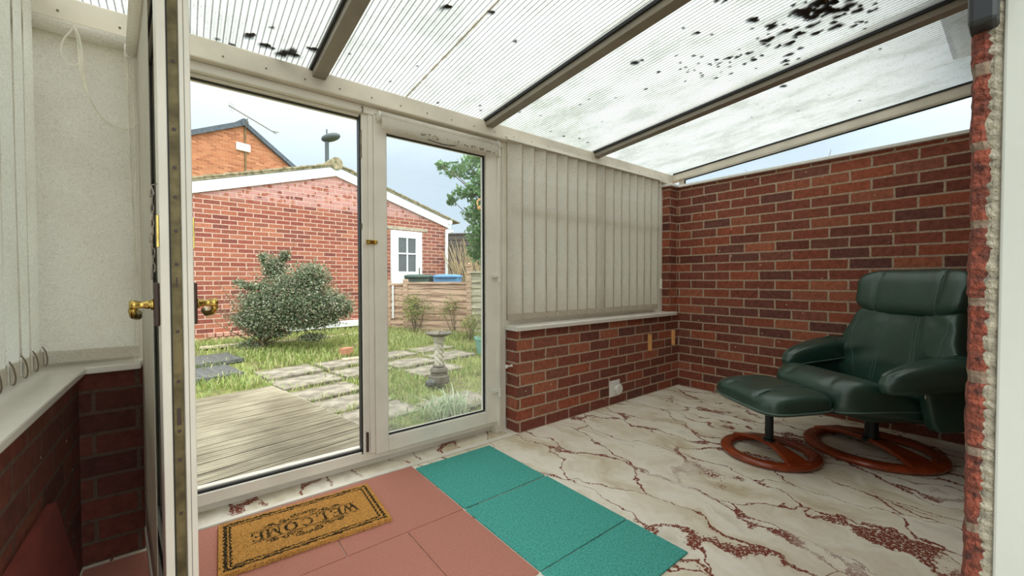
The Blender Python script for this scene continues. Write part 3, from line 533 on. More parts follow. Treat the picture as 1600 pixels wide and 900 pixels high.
mb.box(.002, .010, -LW+.0075, -LW+.0095, .635, .675).box(.0045, .0075, -LW+.0085, -LW+.0095, .965, .99); obj('strip_screws', mb, MT['brown'], d1)
mb = MB(); rect_frame(mb, -LW+.085, -.085, .16, 1.76, X0+.008, X0+.014, .012, .012, .012, .012)
mb.v = [(v[1], v[0], v[2]) for v in mb.v]; obj('glazing_gasket', mb, MT['gasket'], d1)
obj('glass_pane', MB().box(X0+.020, X0+.024, -LW+.085, -.085, .16, 1.76), MT['glass'], d1)
hz, hy = .925, -LW+.045
def handle(side):
    h = thing('handle', None, None); h.name = 'door_handle'; h.parent = d1; s = -1 if side == 'in' else 1; x = X0 if side == 'in' else X1
    p = MB(); p.box(*sorted((x, x+s*.0105)), hy-.017, hy+.017, hz-.052, hz+.052); obj('backplate', p, MT['brown'], h, bevel=.004)['label'] = 'dark brown backplate'
    q = MB(); prof = [(.013, 0), (.013, .004), (.009, .006), (.010, .012), (.0075, .017), (.0085, .026), (.011, .032), (.011, .040), (.009, .043)]
    vs0 = len(q.v); q.lathe([(r, z) for r, z in prof], 20, (0, 0, 0), axis='X'); q.v = [(x+s*(.0105+v[0]), hy+v[1], hz+v[2]) for v in q.v]
    e = x+s*.044
    q.tube([(e, hy, hz), (e+s*.004, hy+.004, hz-.014), (e+s*.002, hy+.020, hz-.026), (e-s*.006, hy+.046, hz-.030), (e-s*.006, hy+.076, hz-.024), (e, hy+.092, hz-.020)], [.0085, .0075, .007, .0085, .0105, .007], 14)
    obj('lever', q, MT['brass'], h, smooth=True)['label'] = 'brass scroll lever'
handle('in'); handle('out')
for x, s in ((X0, -1), (X1, 1)):
    obj('chain_plate', MB().box(*sorted((x, x+s*.005)), -LW+.012, -LW+.030, 1.06, 1.135), MT['brass'], d1, bevel=.001)
# security chain hanging on inside
ch = MB()
def linkring(c, ax, L=.0115, wd=.0028, r=.0013):
    pts = []
    for k in range(14):
        a = 2*PI*k/14; u_ = math.cos(a)*wd; v_ = math.sin(a)*L
        pts.append((c[0]+(u_ if ax == 0 else u_*.35), c[1]+(u_*.35 if ax == 0 else u_), c[2]+v_))
    ch.tube(pts, r, 6, closed=True)
R = random.Random(5)
for k in range(12): linkring((X0-.012+R.uniform(-.002, .002), -LW+.030+.0015*math.sin(k), 1.185-k*.0172), k % 2)
ch.tube([(X0-.001, -LW+.03, 1.21), (X0-.012, -LW+.03, 1.205), (X0-.006, -LW+.03, 1.185), (X0-.012, -LW+.028, 1.18)], .0014, 6)
o = obj('security_chain', ch, MT['chain'], d1, smooth=True)
# roller blind on the open leaf
rb = thing('roller_blind', 'pale roller blind pulled down on the open garden door', 'blind', (-3.676, .045, 0), ang)
mb = MB().tube([(-.044, -.030, 1.800), (-.044, -LW+.035, 1.800)], .0145, 24); obj('blind_roll', mb, MT['fabric'], rb, smooth=True)
mb = MB().box(-.0290, -.0275, -.60, -.03, .06, 1.81); obj('blind_fabric', mb, MT['fabric'], rb); obj('bottom_bar', MB().box(-.034, -.0245, -.60, -.03, .05, .075), MT['upvc'], rb)
mb = MB().box(-.062, -.024, -.029, -.025, 1.78, 1.825); obj('bracket', mb, MT['sill'], rb)
def beads(mb, pts, n, r=.0022):
    pts = [Vector(p) for p in pts]; L = [0]
    for i in range(1, len(pts)): L.append(L[-1]+(pts[i]-pts[i-1]).length)
    mb.tube(pts, .0008, 5)
    for k in range(n):
        t = L[-1]*k/(n-1); i = max(j for j in range(len(L)) if L[j] <= t+1e-9); i = min(i, len(pts)-2); q = (t-L[i])/(L[i+1]-L[i]+1e-9); p = pts[i].lerp(pts[i+1], q)
        vs = [p+Vector(d)*r for d in ((1, 0, 0), (0, 1, 0), (-1, 0, 0), (0, -1, 0), (0, 0, 1), (0, 0, -1))]; mb.add(vs, [(0, 1, 4), (1, 2, 4), (2, 3, 4), (3, 0, 4), (1, 0, 5), (2, 1, 5), (3, 2, 5), (0, 3, 5)])
def cr(pts, n=8):
    P = [Vector(p) for p in pts]; P = [2*P[0]-P[1]]+P+[2*P[-1]-P[-2]]; out = []
    for i in range(1, len(P)-2):
        for k in range(n):
            t = k/n; a, b, c, d = P[i-1:i+3]; out.append(.5*((2*b)+(-a+c)*t+(2*a-5*b+4*c-d)*t*t+(-a+3*b-3*c+d)*t**3))
    out.append(P[-2]); return out
mb = MB(); beads(mb, cr([(-.060, -.026, 1.80), (-.052, -.026, 1.4), (-.048, -.03, .9), (-.050, -.03, .46), (-.044, -.03, .425), (-.038, -.03, .46), (-.038, -.03, 1.2), (-.040, -.026, 1.80)]), 420); obj('bead_chain', mb, MT['bead'], rb)
# roller blind on the left front window
rb2 = thing('roller_blind', 'wide cream roller blind pulled down over the corner window', 'blind', (0, 0, 0))
obj('blind_roll', MB().tube([(-4.06, .045, 1.838), (-3.712, .045, 1.838)], .023, 20), MT['fabric'], rb2, smooth=True)
mb = MB()
nx = 24; nzz = 40; vs = []; fs = []
for i in range(nx+1):
    for j in range(nzz+1):
        x = -4.055+i*(.345/nx); z = .715+j*(1.125/nzz); vs.append((x, .058+.004*math.sin(z*3.1+1)+.002*math.sin(x*9), z))
for i in range(nx):
    for j in range(nzz): a = i*(nzz+1)+j; fs.append((a, a+1, a+nzz+2, a+nzz+1))
mb.add(vs, fs); o = obj('blind_fabric', mb, MT['fabric'], rb2, smooth=True); obj('bottom_bar', MB().box(-4.055, -3.71, .052, .066, .700, .742), MT['fabric'], rb2, bevel=.003)
mb = MB(); beads(mb, cr([(-3.86, .02, 1.835), (-3.885, .015, 1.78), (-3.888, .015, 1.73), (-3.865, .015, 1.705), (-3.845, .015, 1.73), (-3.845, .015, 1.80), (-3.858, .018, 1.838), (-3.85, .018, 1.80), (-3.845, .015, 1.70), (-3.825, .015, 1.61), (-3.79, .015, 1.545), (-3.75, .015, 1.525), (-3.72, .018, 1.53), (-3.70, .02, 1.56)]), 190, .0036); beads(mb, cr([(-3.858, .018, 1.838), (-3.842, .018, 1.78), (-3.838, .015, 1.69), (-3.82, .015, 1.60), (-3.785, .015, 1.535), (-3.75, .015, 1.52), (-3.715, .018, 1.535)]), 100, .0036)
beads(mb, [(-3.728, .02, 1.81), (-3.726, .02, 1.55), (-3.722, .02, 1.3), (-3.716, .02, 1.0)], 170, .0034); obj('bead_chain', mb, MT['bead'], rb2)
# roller blind rolled up on the closed leaf
rb3 = thing('roller_blind', 'rolled up blind with mould spots above the closed garden door', 'blind', (0, 0, 0))
mb = MB().tube([(-2.795, .058, 1.815), (-2.055, .058, 1.815)], .024, 24); obj('blind_roll', mb, MT['fabric'], rb3, smooth=True)
mb = MB(); vs = []; fs = []
for i in range(41):
    x = -2.79+i*(.73/40); sag = .006*math.sin(i*.5); zb = 1.748+.004*math.sin(i*.9)
    vs += [(x, .036, 1.815), (x, .034, 1.78), (x, .036+.002*math.sin(i*.7), zb+.006), (x, .042, zb)]
for i in range(40):
    for k in range(3): fs.append((i*4+k, i*4+k+1, i*4+k+5, i*4+k+4))
mb.add(vs, fs); obj('hanging_hem', mb, MT['fabric'], rb3, smooth=True)
mb = MB(); R = random.Random(9)
for k in range(42):
    x = -2.62+R.random()*.55; z = 1.762+R.uniform(-.004, .012); r = R.uniform(.002, .006)
    mb.add([(x+r*math.cos(a)*1.3, .0335, z+r*math.sin(a)) for a in [2*PI*i/7 for i in range(7)]], [tuple(range(7))])
obj('mould_spots', mb, simple('mould', srgb(140, 125, 108), .9), rb3)
for bx2 in (-2.803, -2.053): obj('bracket', MB().lathe([(.026, 0), (.026, .006)], 18, (bx2, .058, 1.815), axis='X').box(bx2-.002, bx2+.006, .05, .084, 1.80, 1.83), MT['sill'], rb3)
obj('loose_cord', MB().tube(cr([(-2.60, .05, 1.768), (-2.52, .045, 1.748), (-2.42, .045, 1.742), (-2.33, .05, 1.756)]), .0025, 6), MT['gasket'], rb3)
# ------------------------------------------------------------------ vertical blinds
vb = thing('vertical_blind', 'closed vertical blind of overlapping pale slats over the front window', 'blind', (0, 0, 0))
obj('headrail', MB().box(-1.99, -.255, .035, .055, 1.866, 1.886).box(-1.98, -.26, .030, .05, 1.862, 1.868), MT['upvc'], vb, bevel=.002)
def slat(mb, cx, cy, ang, w_, z0, z1, bow=.004, seed=0):
    vs = []; fs = []; nU, nV = 8, 16; R = random.Random(seed); ph = R.random()*6
    for j in range(nV+1):
        z = z0+(z1-z0)*j/nV; tw = ang+.05*math.sin(ph+j*.25)*(1-j/nV)
        for i in range(nU+1):
            u_ = (i/nU-.5)*w_; d = bow*(1-(2*i/nU-1)**2); vs.append((cx+math.cos(tw)*u_-math.sin(tw)*d, cy+math.sin(tw)*u_+math.cos(tw)*d, z))
    for j in range(nV):
        for i in range(nU): a = j*(nU+1)+i; fs.append((a, a+1, a+nU+2, a+nU+1))
    mb.add(vs, fs)
ns = 16
for k in range(ns):
    cx = -1.915+k*(1.575/(ns-1)); mb = MB(); a = .24+random.uniform(-.05, .05); slat(mb, 0, 0, 0, .120, .722, 1.858, .004, k)
    s_ = obj('slat', mb, MT['slat'], vb, smooth=True, loc=(cx, .052, 0), rot=(0, 0, -a))
    obj('weight_pocket', MB().box(-.055, .055, -.0035, .0035, .7225, .765), MT['slat'], s_, loc=(0, .001, 0), bevel=.002)
mb = MB()
for k in range(ns-1):
    x = -1.915+k*(1.575/(ns-1)); d = 1.575/(ns-1); beads(mb, cr([(x+.045, .036, .757), (x+.06, .036, .735), (x+d-.055, .036, .735), (x+d-.04, .036, .757)], 5), 26, .0013)
obj('bead_chain', mb, MT['bead'], vb)
obj('cord', MB().tube([(-.262, .03, 1.87), (-.262, .03, .92)], .0015, 6), MT['bead'], vb); obj('cord_weight', MB().box(-.268, -.246, .018, .030, .90, .99).box(-.262, -.252, .0165, .018, .92, .97, mi=0), MT['bead'], vb, bevel=.002)['label'] = 'cream cord holder'
vb2 = thing('vertical_blind', 'open vertical blind of pale slats on the left side window', 'blind', (0, 0, 0))
obj('headrail', MB().box(-3.97, -3.93, -1.2, .02, 1.925, 1.95), MT['upvc'], vb2, bevel=.002)
for k in range(9):
    y = -.055-k*.106; mb = MB(); slat(mb, -3.950, y, 1.62+.05*math.sin(k*2.1), .094, .705, 1.925, -.010, 40+k); s_ = obj('slat', mb, MT['fabric'], vb2, smooth=True)
    obj('weight_pocket', MB().box(-.047, .047, -.004, .004, .706, .76), MT['fabric'], s_, loc=(-3.948, y, 0), rot=(0, 0, 1.6), bevel=.003)
    cx_, cy_ = -3.955+math.cos(1.05)*.055, y+math.sin(1.05)*.055
    cy_ = y-.052*math.sin(1.05); cx_ = -3.955-.0*math.cos(1.05)+.0
    c_ = MB(); c_.tube(cr([(-3.942, y+.043, .768), (-3.934, y+.040, .750), (-3.930, y+.036, .725), (-3.932, y+.034, .708), (-3.938, y+.038, .712), (-3.940, y+.044, .75)]), .002, 6); obj('clip', c_, MT['chain'], s_)
# ------------------------------------------------------------------ small wall items
for x0, x1, z0, z1, lab in ((-.496, -.466, .375, .515, 'short pine batten on the brick wall, left of two'), (-.122, -.094, .385, .520, 'short pine batten beside the room corner')):
    mb = MB().box(x0, x1, -.022, 0, z0, z1).box(x0+.010, x1-.012, -.026, -.022, z0+.006, z1-.006); o = obj('wood_batten', mb, MT['pine'], bevel=.001); tag(o, lab, 'batten')
vt = thing('wall_vent', 'white square vent with round knob low on the brick wall', 'vent', (-.955, 0, .130))
obj('plate', MB().box(-.064, .066, -.006, 0, -.064, .062), MT['white'], vt, bevel=.002); obj('knob', MB().lathe([(.022, 0), (.024, -.006), (.022, -.016), (.038, -.020), (.040, -.030), (.036, -.034)], 28, (.022, -.005, -.006), axis='Y'), MT['white'], vt, smooth=False, bevel=.001)
obj('screw', MB().lathe([(.003, 0), (.003, -.0015)], 8, (-.055, -.006, .05), axis='Y'), MT['strip'], vt)
o = obj('leaning_board', MB().prism([(-1.15, .0), (-.13, .0), (-.438, .407), (-1.15, .407)], XL+.002, XL+.02, 'X'), simple('red_board', srgb(112, 44, 36), .8, var=.15)); tag(o, 'red board leaning on the left wall behind the door', 'board')
# ------------------------------------------------------------------ carpet tiles and doormat
def ctile(x0, x1, y0, y1, m, label, cat, group, rot=0):
    cx, cy = (x0+x1)/2, (y0+y1)/2; g = .0015
    o = obj('carpet_tile', MB().box(x0-cx+g, x1-cx-g, y0-cy+g, y1-cy-g, 0, .006), m, bevel=.002, loc=(cx, cy, .0003), rot=(0, 0, rot)); tag(o, label, cat, group)
G1, G2 = 'pink carpet tiles inside the doors', 'turquoise carpet tiles'
ctile(-2.658, -2.186, -.520, -.040, MT['tile_green'], 'square turquoise carpet tile closest to the closed door', 'carpet tile', G2)
ctile(-2.660, -2.180, -1.000, -.526, MT['tile_green'], 'middle turquoise carpet tile in the row', 'carpet tile', G2)
ctile(-2.662, -2.180, -1.262, -1.002, MT['tile_green'], 'turquoise carpet tile nearest the camera', 'carpet tile', G2)
ctile(-3.142, -2.662, -.520, -.006, MT['tile_red'], 'pink carpet tile beneath the right half of the doormat', 'carpet tile', G1)
ctile(-3.622, -3.142, -.520, -.006, MT['tile_red'], 'pink carpet tile beneath the left half of the doormat', 'carpet tile', G1)
ctile(-3.86, -3.622, -.520, -.030, MT['tile_red'], 'pink carpet tile behind the open door', 'carpet tile', G1)
ctile(-2.916, -2.664, -1.002, -.520, MT['tile_red'], 'narrow pink carpet tile beside the middle turquoise tile', 'carpet tile', G1)
ctile(-3.396, -2.916, -1.002, -.520, MT['tile_red'], 'pink carpet tile below the doormat at the picture bottom', 'carpet tile', G1)
ctile(-3.86, -3.396, -1.002, -.520, MT['tile_red'], 'pink carpet tile below the open door edge', 'carpet tile', G1)
# doormat: a dense pile of tan and dark coir
ML, MW_ = .575, .345
def seg_d(p, a, b):
    ax, ay = a; bx_, by = b; dx, dy = bx_-ax, by-ay; t = max(0, min(1, ((p[0]-ax)*dx+(p[1]-ay)*dy)/(dx*dx+dy*dy+1e-12))); return math.hypot(p[0]-ax-t*dx, p[1]-ay-t*dy)
LET = {  # strokes: (x0,y0,x1,y1,half width) on a 1 x 1 cell
 'W': [(.0, 1, .28, 0, .10), (.28, 0, .5, .85, .04), (.5, .85, .72, 0, .10), (.72, 0, 1, 1, .04), (-.1, 1, .14, 1, .035), (.4, .97, .6, .97, .035), (.88, 1, 1.1, 1, .035)],
 'E': [(.2, 0, .2, 1, .10), (.0, 1, .85, 1, .04), (.0, 0, .9, 0, .04), (.2, .5, .65, .5, .04), (.85, 1, .85, .8, .05), (.9, 0, .92, .25, .05), (.65, .4, .65, .6, .04)],
 'L': [(.25, 0, .25, 1, .10), (.05, 1, .5, 1, .04), (.05, 0, .85, 0, .04), (.85, 0, .88, .28, .05)],
 'C': [(.5+.45*math.cos(a), .5+.5*math.sin(a), .5+.45*math.cos(a+.3), .5+.5*math.sin(a+.3), .045+.05*abs(math.cos(a+.15))) for a in [.75+.3*k for k in range(16)]],
 'O': [(.5+.45*math.cos(a), .5+.5*math.sin(a), .5+.45*math.cos(a+.3), .5+.5*math.sin(a+.3), .045+.055*abs(math.cos(a+.15))) for a in [.3*k for k in range(21)]],
 'M': [(.12, 0, .12, 1, .045), (.12, 1, .5, .1, .09), (.5, .1, .88, 1, .04), (.88, 0, .88, 1, .10), (.0, 0, .25, 0, .035), (.72, 0, 1.05, 0, .035), (.0, 1, .15, 1, .035), (.85, 1, 1.05, 1, .035)]}
strokes = []
cw, chh, gap = .043, .056, .0125; x = -(7*cw+6*gap)/2
for c_ in 'WELCOME':
    s = 1.12 if c_ in 'WM' else .96
    for (a, b, c, d, h) in LET[c_]: strokes.append((x+a*cw*s, -.028+b*chh, x+c*cw*s, -.028+d*chh, h*cw))
    x += cw+gap
for yy in (-.038, .038): strokes.append((-.185, yy, .185, yy, .0016))
def spiral(cx, cy, r, turns, a0, sgn=1, sy=.7):
    P = []; n = 26
    for k in range(n): a = a0+sgn*turns*2*PI*k/n; q = r*(1-k/n*.85); P.append((cx+q*math.cos(a), cy+q*math.sin(a)*sy))
    for p, q in zip(P, P[1:]): strokes.append((*p, *q, .0022))
for s in (1, -1):
    b = s*.066
    for m_ in (1, -1):
        spiral(m_*.030, b+s*.004, .022, 1.5, PI if m_ > 0 else 0, -s*m_); spiral(m_*.075, b-s*.006, .018, 1.3, PI if m_ > 0 else 0, s*m_); spiral(m_*.118, b-s*.010, .013, 1.3, PI if m_ > 0 else 0, -s*m_)
        pts = [(m_*(.02+.012*k), b-s*.016+.006*math.sin(k*1.3)) for k in range(11)]
        for p, q in zip(pts, pts[1:]): strokes.append((*p, *q, .0020))
    spiral(0, b+s*.012, .012, 1.0, 0, 1)
def mat_dark(u_, v_):
    eu, ev = ML/2-abs(u_), MW_/2-abs(v_); e = min(eu, ev); wob = .0018*math.sin(u_*220)+.0018*math.sin(v_*260+u_*60)
    if eu < ev: e1 = eu+wob; 
    else: e1 = ev+wob
    if .016 < e1 < .0275 or .034 < e1 < .042: return True
    if abs(u_) < .235 and abs(v_) < .11:
        p = (-u_, -v_); jj = random.uniform(-.0012, .0014)
        for (a, b, c, d, h) in strokes:
            if min(a, c)-h-.004 < p[0] < max(a, c)+h+.004 and min(b, d)-h-.004 < p[1] < max(b, d)+h+.004 and seg_d(p, (a, b), (c, d)) < h+jj+.0006: return True
    return False
nu, nv = 288, 172; vs = []; fs = []; mi = []
for j in range(nv+1):
    for i in range(nu+1):
        u_ = (i/nu-.5)*ML; v_ = (j/nv-.5)*MW_; edge = i in (0, nu) or j in (0, nv)
        vs.append((u_+(random.uniform(-.003, .003) if edge else random.uniform(-.0006, .0006)), v_+(random.uniform(-.003, .003) if edge else random.uniform(-.0006, .0006)), .001 if edge else .0145+random.uniform(-.0014, .0014)))
for j in range(nv):
    for i in range(nu):
        a = j*(nu+1)+i; fs.append((a, a+1, a+nu+2, a+nu+1)); dk = mat_dark((i+.5)/nu*ML-ML/2, (j+.5)/nv*MW_-MW_/2); mi.append(1 if (dk and random.random() < .9) or random.random() < .012 else 0)
me = bpy.data.meshes.new('doormat'); me.from_pydata(vs, [], fs); me.polygons.foreach_set('material_index', mi); me.update()
dm = link('doormat', me, [MT['coir'], MT['coir_dark']]); dm.location = (-3.212, -.228, .0066); dm.rotation_euler = (0, 0, -.055)
tag(dm, 'tan coir doormat with dark double border reading WELCOME upside down', 'doormat')
# ------------------------------------------------------------------ recliner and footstool
def sgn_pow(c, e): return math.copysign(abs(c)**e, c)
def cushion(sx, sy, sz, e1=.5, e2=.5, nu=56, nv=32, deform=None):
    mb = MB(); vs = []; fs = []
    for j in range(nv+1):
        ph = -PI/2+PI*j/nv
        for i in range(nu):
            th = 2*PI*i/nu; cp_ = sgn_pow(math.cos(ph), e1)
            v = Vector((sx*cp_*sgn_pow(math.cos(th), e2), sy*cp_*sgn_pow(math.sin(th), e2), sz*sgn_pow(math.sin(ph), e1)))
            vs.append(deform(v) if deform else v)
    for j in range(nv):
        for i in range(nu): fs.append((j*nu+i, j*nu+(i+1) % nu, (j+1)*nu+(i+1) % nu, (j+1)*nu+i))
    mb.add(vs, fs); return mb
def ring_base(parent, R_, r_, bar):
    mb = MB(); vs = []; fs = []; n = 96
    prof = [(r_, .012), (r_+.006, .004), (R_-.012, .002), (R_, .012), (R_-.002, .026), (R_-.018, .036), (r_+.014, .034), (r_, .024)]
    for i in range(n):
        a = 2*PI*i/n
        for (q, z) in prof: vs.append((q*math.cos(a), q*math.sin(a), z))
    m_ = len(prof)
    for i in range(n):
        for k in range(m_): fs.append((i*m_+k, i*m_+(k+1) % m_, ((i+1) % n)*m_+(k+1) % m_, ((i+1) % n)*m_+k))
    mb.add(vs, fs); obj('base_ring', mb, MT['cherry'], parent, smooth=True)
    mb = MB(); vs = []; fs = []; n = 24                 # curved crosspiece, wide at the ends, bowed upward
    for i in range(n+1):
        t = -1+2*i/n; x = t*(R_-.022); w_ = bar*(.50+.62*t*t); z = .034+.038*(1-t*t)**1.0
        for (yy, zz_) in ((-w_, z-.014), (w_, z-.014), (w_, z), (w_*.9, z+.006), (-w_*.9, z+.006), (-w_, z)): vs.append((yy, x, zz_))
    for i in range(n):
        for k in range(6): fs.append((i*6+k, i*6+(k+1) % 6, (i+1)*6+(k+1) % 6, (i+1)*6+k))
    fs += [(0, 1, 2, 3, 4, 5), tuple(range(n*6+5, n*6-1, -1))]; mb.add(vs, fs); obj('base_crosspiece', mb, MT['cherry'], parent, smooth=False, bevel=.003)
CH_ANG = math.radians(147)
rc_ = thing('recliner_chair', 'dark green leather recliner on a round cherry wood base', 'armchair', (-.515, -1.465, 0), CH_ANG)
ring_base(rc_, .320, .243, .08)
obj('column', MB().lathe([(.045, .06), (.045, .075), (.032, .08), (.032, .20), (.036, .205), (.036, .27)], 24), MT['metal_dark'], rc_, smooth=False)
mb = MB().box(-.20, .24, -.20, -.17, .255, .285).box(-.20, .24, .17, .20, .255, .285).box(-.06, .08, -.2, .2, .25, .275); obj('mechanism', mb, MT['metal_dark'], rc_, bevel=.006)
# seat
def d_seat(v):
    x, y, z = v; t = (x+.34)/.68
    z += .045*math.exp(-((x-.20)/.16)**2)*(1 if z > 0 else .3) - .10*max(0, (x-.20)/.15)**2*.35
    if z > 0: z -= .018*math.exp(-(abs(abs(y)-.14)/.012)**2)*.6; z -= .012*(1-(y/.3)**2)*(1-t)
    z += .03*t-.01
    return Vector((x, y, z))
obj('seat', cushion(.345, .285, .085, .42, .45, 72, 36, d_seat), MT['leather'], rc_, smooth=True, loc=(.10, 0, .318), rot=(0, -.07, 0))
def d_under(v):
    x, y, z = v; k = 1+.25*(z/.07); return Vector((x*k-.02*(z < 0), y*(1+.1*z/.07), z))
obj('seat_shell', cushion(.30, .262, .075, .35, .5, 56, 24, d_under), MT['leather'], rc_, smooth=True, loc=(.05, 0, .30))
# backrest: local z up along the back, x forward
BK = Matrix.Translation((-.17, 0, .33)) @ Matrix.Rotation(-.27, 4, 'Y')
def P_back(x, y, z): return BK @ Vector((x, y, z))
def d_back(v):
    x, y, z = v; t = (z+.30)/.60
    wd = 1.30-.36*t+.10*math.exp(-((t-.25)/.22)**2)
    y2 = y*wd
    wing = (abs(y)/.27)**3*.085*(1-t*.65); x += wing
    if x > -.01:
        c = math.exp(-(abs(abs(y)-.085)/.010)**2); x -= .012*c
        if abs(y) < .08: x += .010*math.sin((z*38+y*30))*math.exp(-((t-.62)/.28)**2)
        else: x += .014*math.sin(z*50+abs(y)*34)*math.exp(-((t-.42)/.26)**2)*(abs(y)/.27)
    return P_back(x+.02*math.sin(t*PI), y2, z+.30)
def d_head(v):
    x, y, z = v; x += .045*(abs(y)/.30)**2.4*1.2
    x -= .010*math.exp(-(abs(abs(y)-.165)/.010)**2) if x > 0 else 0
    return P_back(x+.028, y*(1.04 if z > 0 else 1), z*1.02+.572)
from mathutils.bvhtree import BVHTree
def seam(mb, pts_dirs, r=.0026):
    bv = BVHTree.FromPolygons([Vector(v) for v in mb.v], mb.f); out = []
    for p, d in pts_dirs:
        h = bv.ray_cast(Vector(p), Vector(d))
        if h[0] is not None: out.append(h[0])
    return MB().tube(out, r, 6)
bm_ = cushion(.085, .27, .33, .5, .45, 88, 72, d_back); bo = obj('backrest', bm_, MT['leather'], rc_, smooth=True)
hm_ = cushion(.095, .292, .142, .55, .42, 88, 40, d_head); ho = obj('headrest', hm_, MT['leather'], rc_, smooth=True); ho['label'] = 'padded wrap over headrest'
bd = (P_back(-1, 0, 0)-P_back(0, 0, 0))
for sg in (1, -1):
    for off in (0, .014):
        obj('seam', seam(bm_, [(P_back(.5, sg*((.075+off)*(1.35-.55*k/24)), .0+k*.0225), bd) for k in range(25)], .0017), MT['piping'], bo, smooth=True)
    obj('seam', seam(bm_, [(P_back(.5, sg*(.20+.05*math.sin(k/24*2.6)), .05+k*.021), bd) for k in range(25)], .002), MT['piping'], bo, smooth=True)
    obj('seam', seam(hm_, [(P_back(.028, sg*.165, .572)+(P_back(math.cos(t), 0, math.sin(t))-P_back(0, 0, 0))*.5, (P_back(-math.cos(t), 0, -math.sin(t))-P_back(0, 0, 0))) for t in [-1.2+k*.1 for k in range(30)]], .002), MT['piping'], ho, smooth=True)
for s in (1, -1):
    def d_arm(v, s=s):
        x, y, z = v; t = (x+.29)/.58            # 0 back, 1 front
        k = .80+.30*math.sin(PI*min(1, t*1.02)**.8); y *= k; z *= k
        z += -.055*t*t+.02; z -= .02*(1-abs(y)/.08)*(z < 0)*t
        if t > .78: z += .0055*math.sin(y*170)*(t-.78)/.22; 
        if t < .4: z += .007*math.sin(x*95+y*20); 
        return Vector((x, y+s*.03*(1-t), z))
    am = obj('armrest', cushion(.285, .078, .070, .62, .75, 64, 36, d_arm), MT['leather'], rc_, smooth=True, loc=(.005, s*.330, .508), rot=(0, .02, -s*.06))
    # piping round the underside of the arm
    pts = [(.27*math.cos(a), .074*math.sin(a), -.022-.045*((.27*math.cos(a)+.29)/.58)**2) for a in [2*PI*k/40 for k in range(40)]]
    obj('piping', MB().tube(pts, .0035, 6, closed=True), MT['piping'], am, smooth=True)
    def d_sup(v, s=s):
        x, y, z = v; return Vector((x*(1.0+.25*z/.14), y, z))
    obj('arm_support', cushion(.13, .035, .16, .35, .4, 40, 24, d_sup), MT['leather'], rc_, smooth=True, loc=(-.06, s*.325, .385))
pts = [(.36*math.cos(a)*(.95), .288*sgn_pow(math.sin(a), .55), 0) for a in [2*PI*k/60 for k in range(60)]]
pts = [(.342*sgn_pow(math.cos(2*PI*k/72), .45), .284*sgn_pow(math.sin(2*PI*k/72), .45)) for k in range(72)]
obj('piping', MB().tube([(a+.10, b, .305+.035*(a+.3)-.028*max(0, a/.34)**3) for a, b in pts], .004, 6, closed=True), MT['piping'], rc_, smooth=True)
obj('care_tag', MB().box(.085, .09, .345, .347, .40, .445), MT['white'], rc_)
# footstool
fs_ = thing('footstool', 'green leather footstool with a round cherry wood base', 'footstool', (-1.02, -1.115, 0), math.radians(147))
ring_base(fs_, .245, .180, .06)
obj('column', MB().lathe([(.030, .07), (.030, .085), (.021, .09), (.021, .26), (.05, .27), (.05, .29)], 24), MT['metal_dark'], fs_)
def d_st(v):
    x, y, z = v
    if z > 0: z *= 1-.10*math.exp(-(abs(x+y*.0-.02)/.010)**2)*0; z -= .012*math.exp(-(abs(abs(y)-.125)/.010)**2)
    else: z *= .55
    z += .05*(1-(x/.21)**2)*.4*(1 if z > 0 else 0)
    return Vector((x, y, z))
stm = cushion(.195, .258, .070, .55, .42, 80, 36, d_st)
st_ = obj('seat', stm, MT['leather'], fs_, smooth=True, loc=(0, 0, .318), rot=(0, .04, 0))
for sg in (1, -1): obj('seam', seam(stm, [((-.20+k*.0167, sg*.118, .5), (0, 0, -1)) for k in range(25)], .0022), MT['piping'], st_, smooth=True)
pts = [(.195*sgn_pow(math.cos(2*PI*k/72), .42), .262*sgn_pow(math.sin(2*PI*k/72), .42), -.006) for k in range(72)]
obj('piping', MB().tube(pts, .0042, 6, closed=True), MT['piping'], st_, smooth=True)
# ------------------------------------------------------------------ garden: ground and paving
def gh(x, y): # ground height
    t = max(0, min(1, (y-1.6)/3.6)); return -.12+.17*(t*t*(3-2*t))
mb = MB(); nx, ny = 60, 60; xs = [-9+18*i/nx for i in range(nx+1)]; ys = [.26+13.5*j/ny for j in range(ny+1)]
mb.add([(x, y, gh(x, y)+.012*math.sin(x*2.3+y)+.008*math.sin(y*3.7-x*1.7)-.02) for y in ys for x in xs], [(j*(nx+1)+i, j*(nx+1)+i+1, (j+1)*(nx+1)+i+1, (j+1)*(nx+1)+i) for j in range(ny) for i in range(nx)])
o = obj('ground', mb, MT['soil'], smooth=True); tag(o, 'mossy soil of the back garden', 'ground', kind='structure')
mb = MB().box(-60, 60, 13, 120, -.12, -.02); o = obj('ground', mb, MT['soil']); tag(o, 'ground far beyond the garden', 'ground', kind='structure')
# decking
DA = math.radians(10.5); dk_o = Vector((-2.915, 2.60, -.055))     # far right corner
mb = MB(); bw = .144
for k in range(17):
    y1 = -k*bw; y0 = y1-bw+.006; mb.box(-2.6, 0.0+random.uniform(-.01, .01), y0+.006, y1, -.028, 0)
    for g_ in range(5): pass
dk = obj('decking', mb, MT['deck'], bevel=.002, loc=dk_o, rot=(0, 0, DA)); tag(dk, 'weathered grey timber decking outside the open door', 'decking', kind='structure')
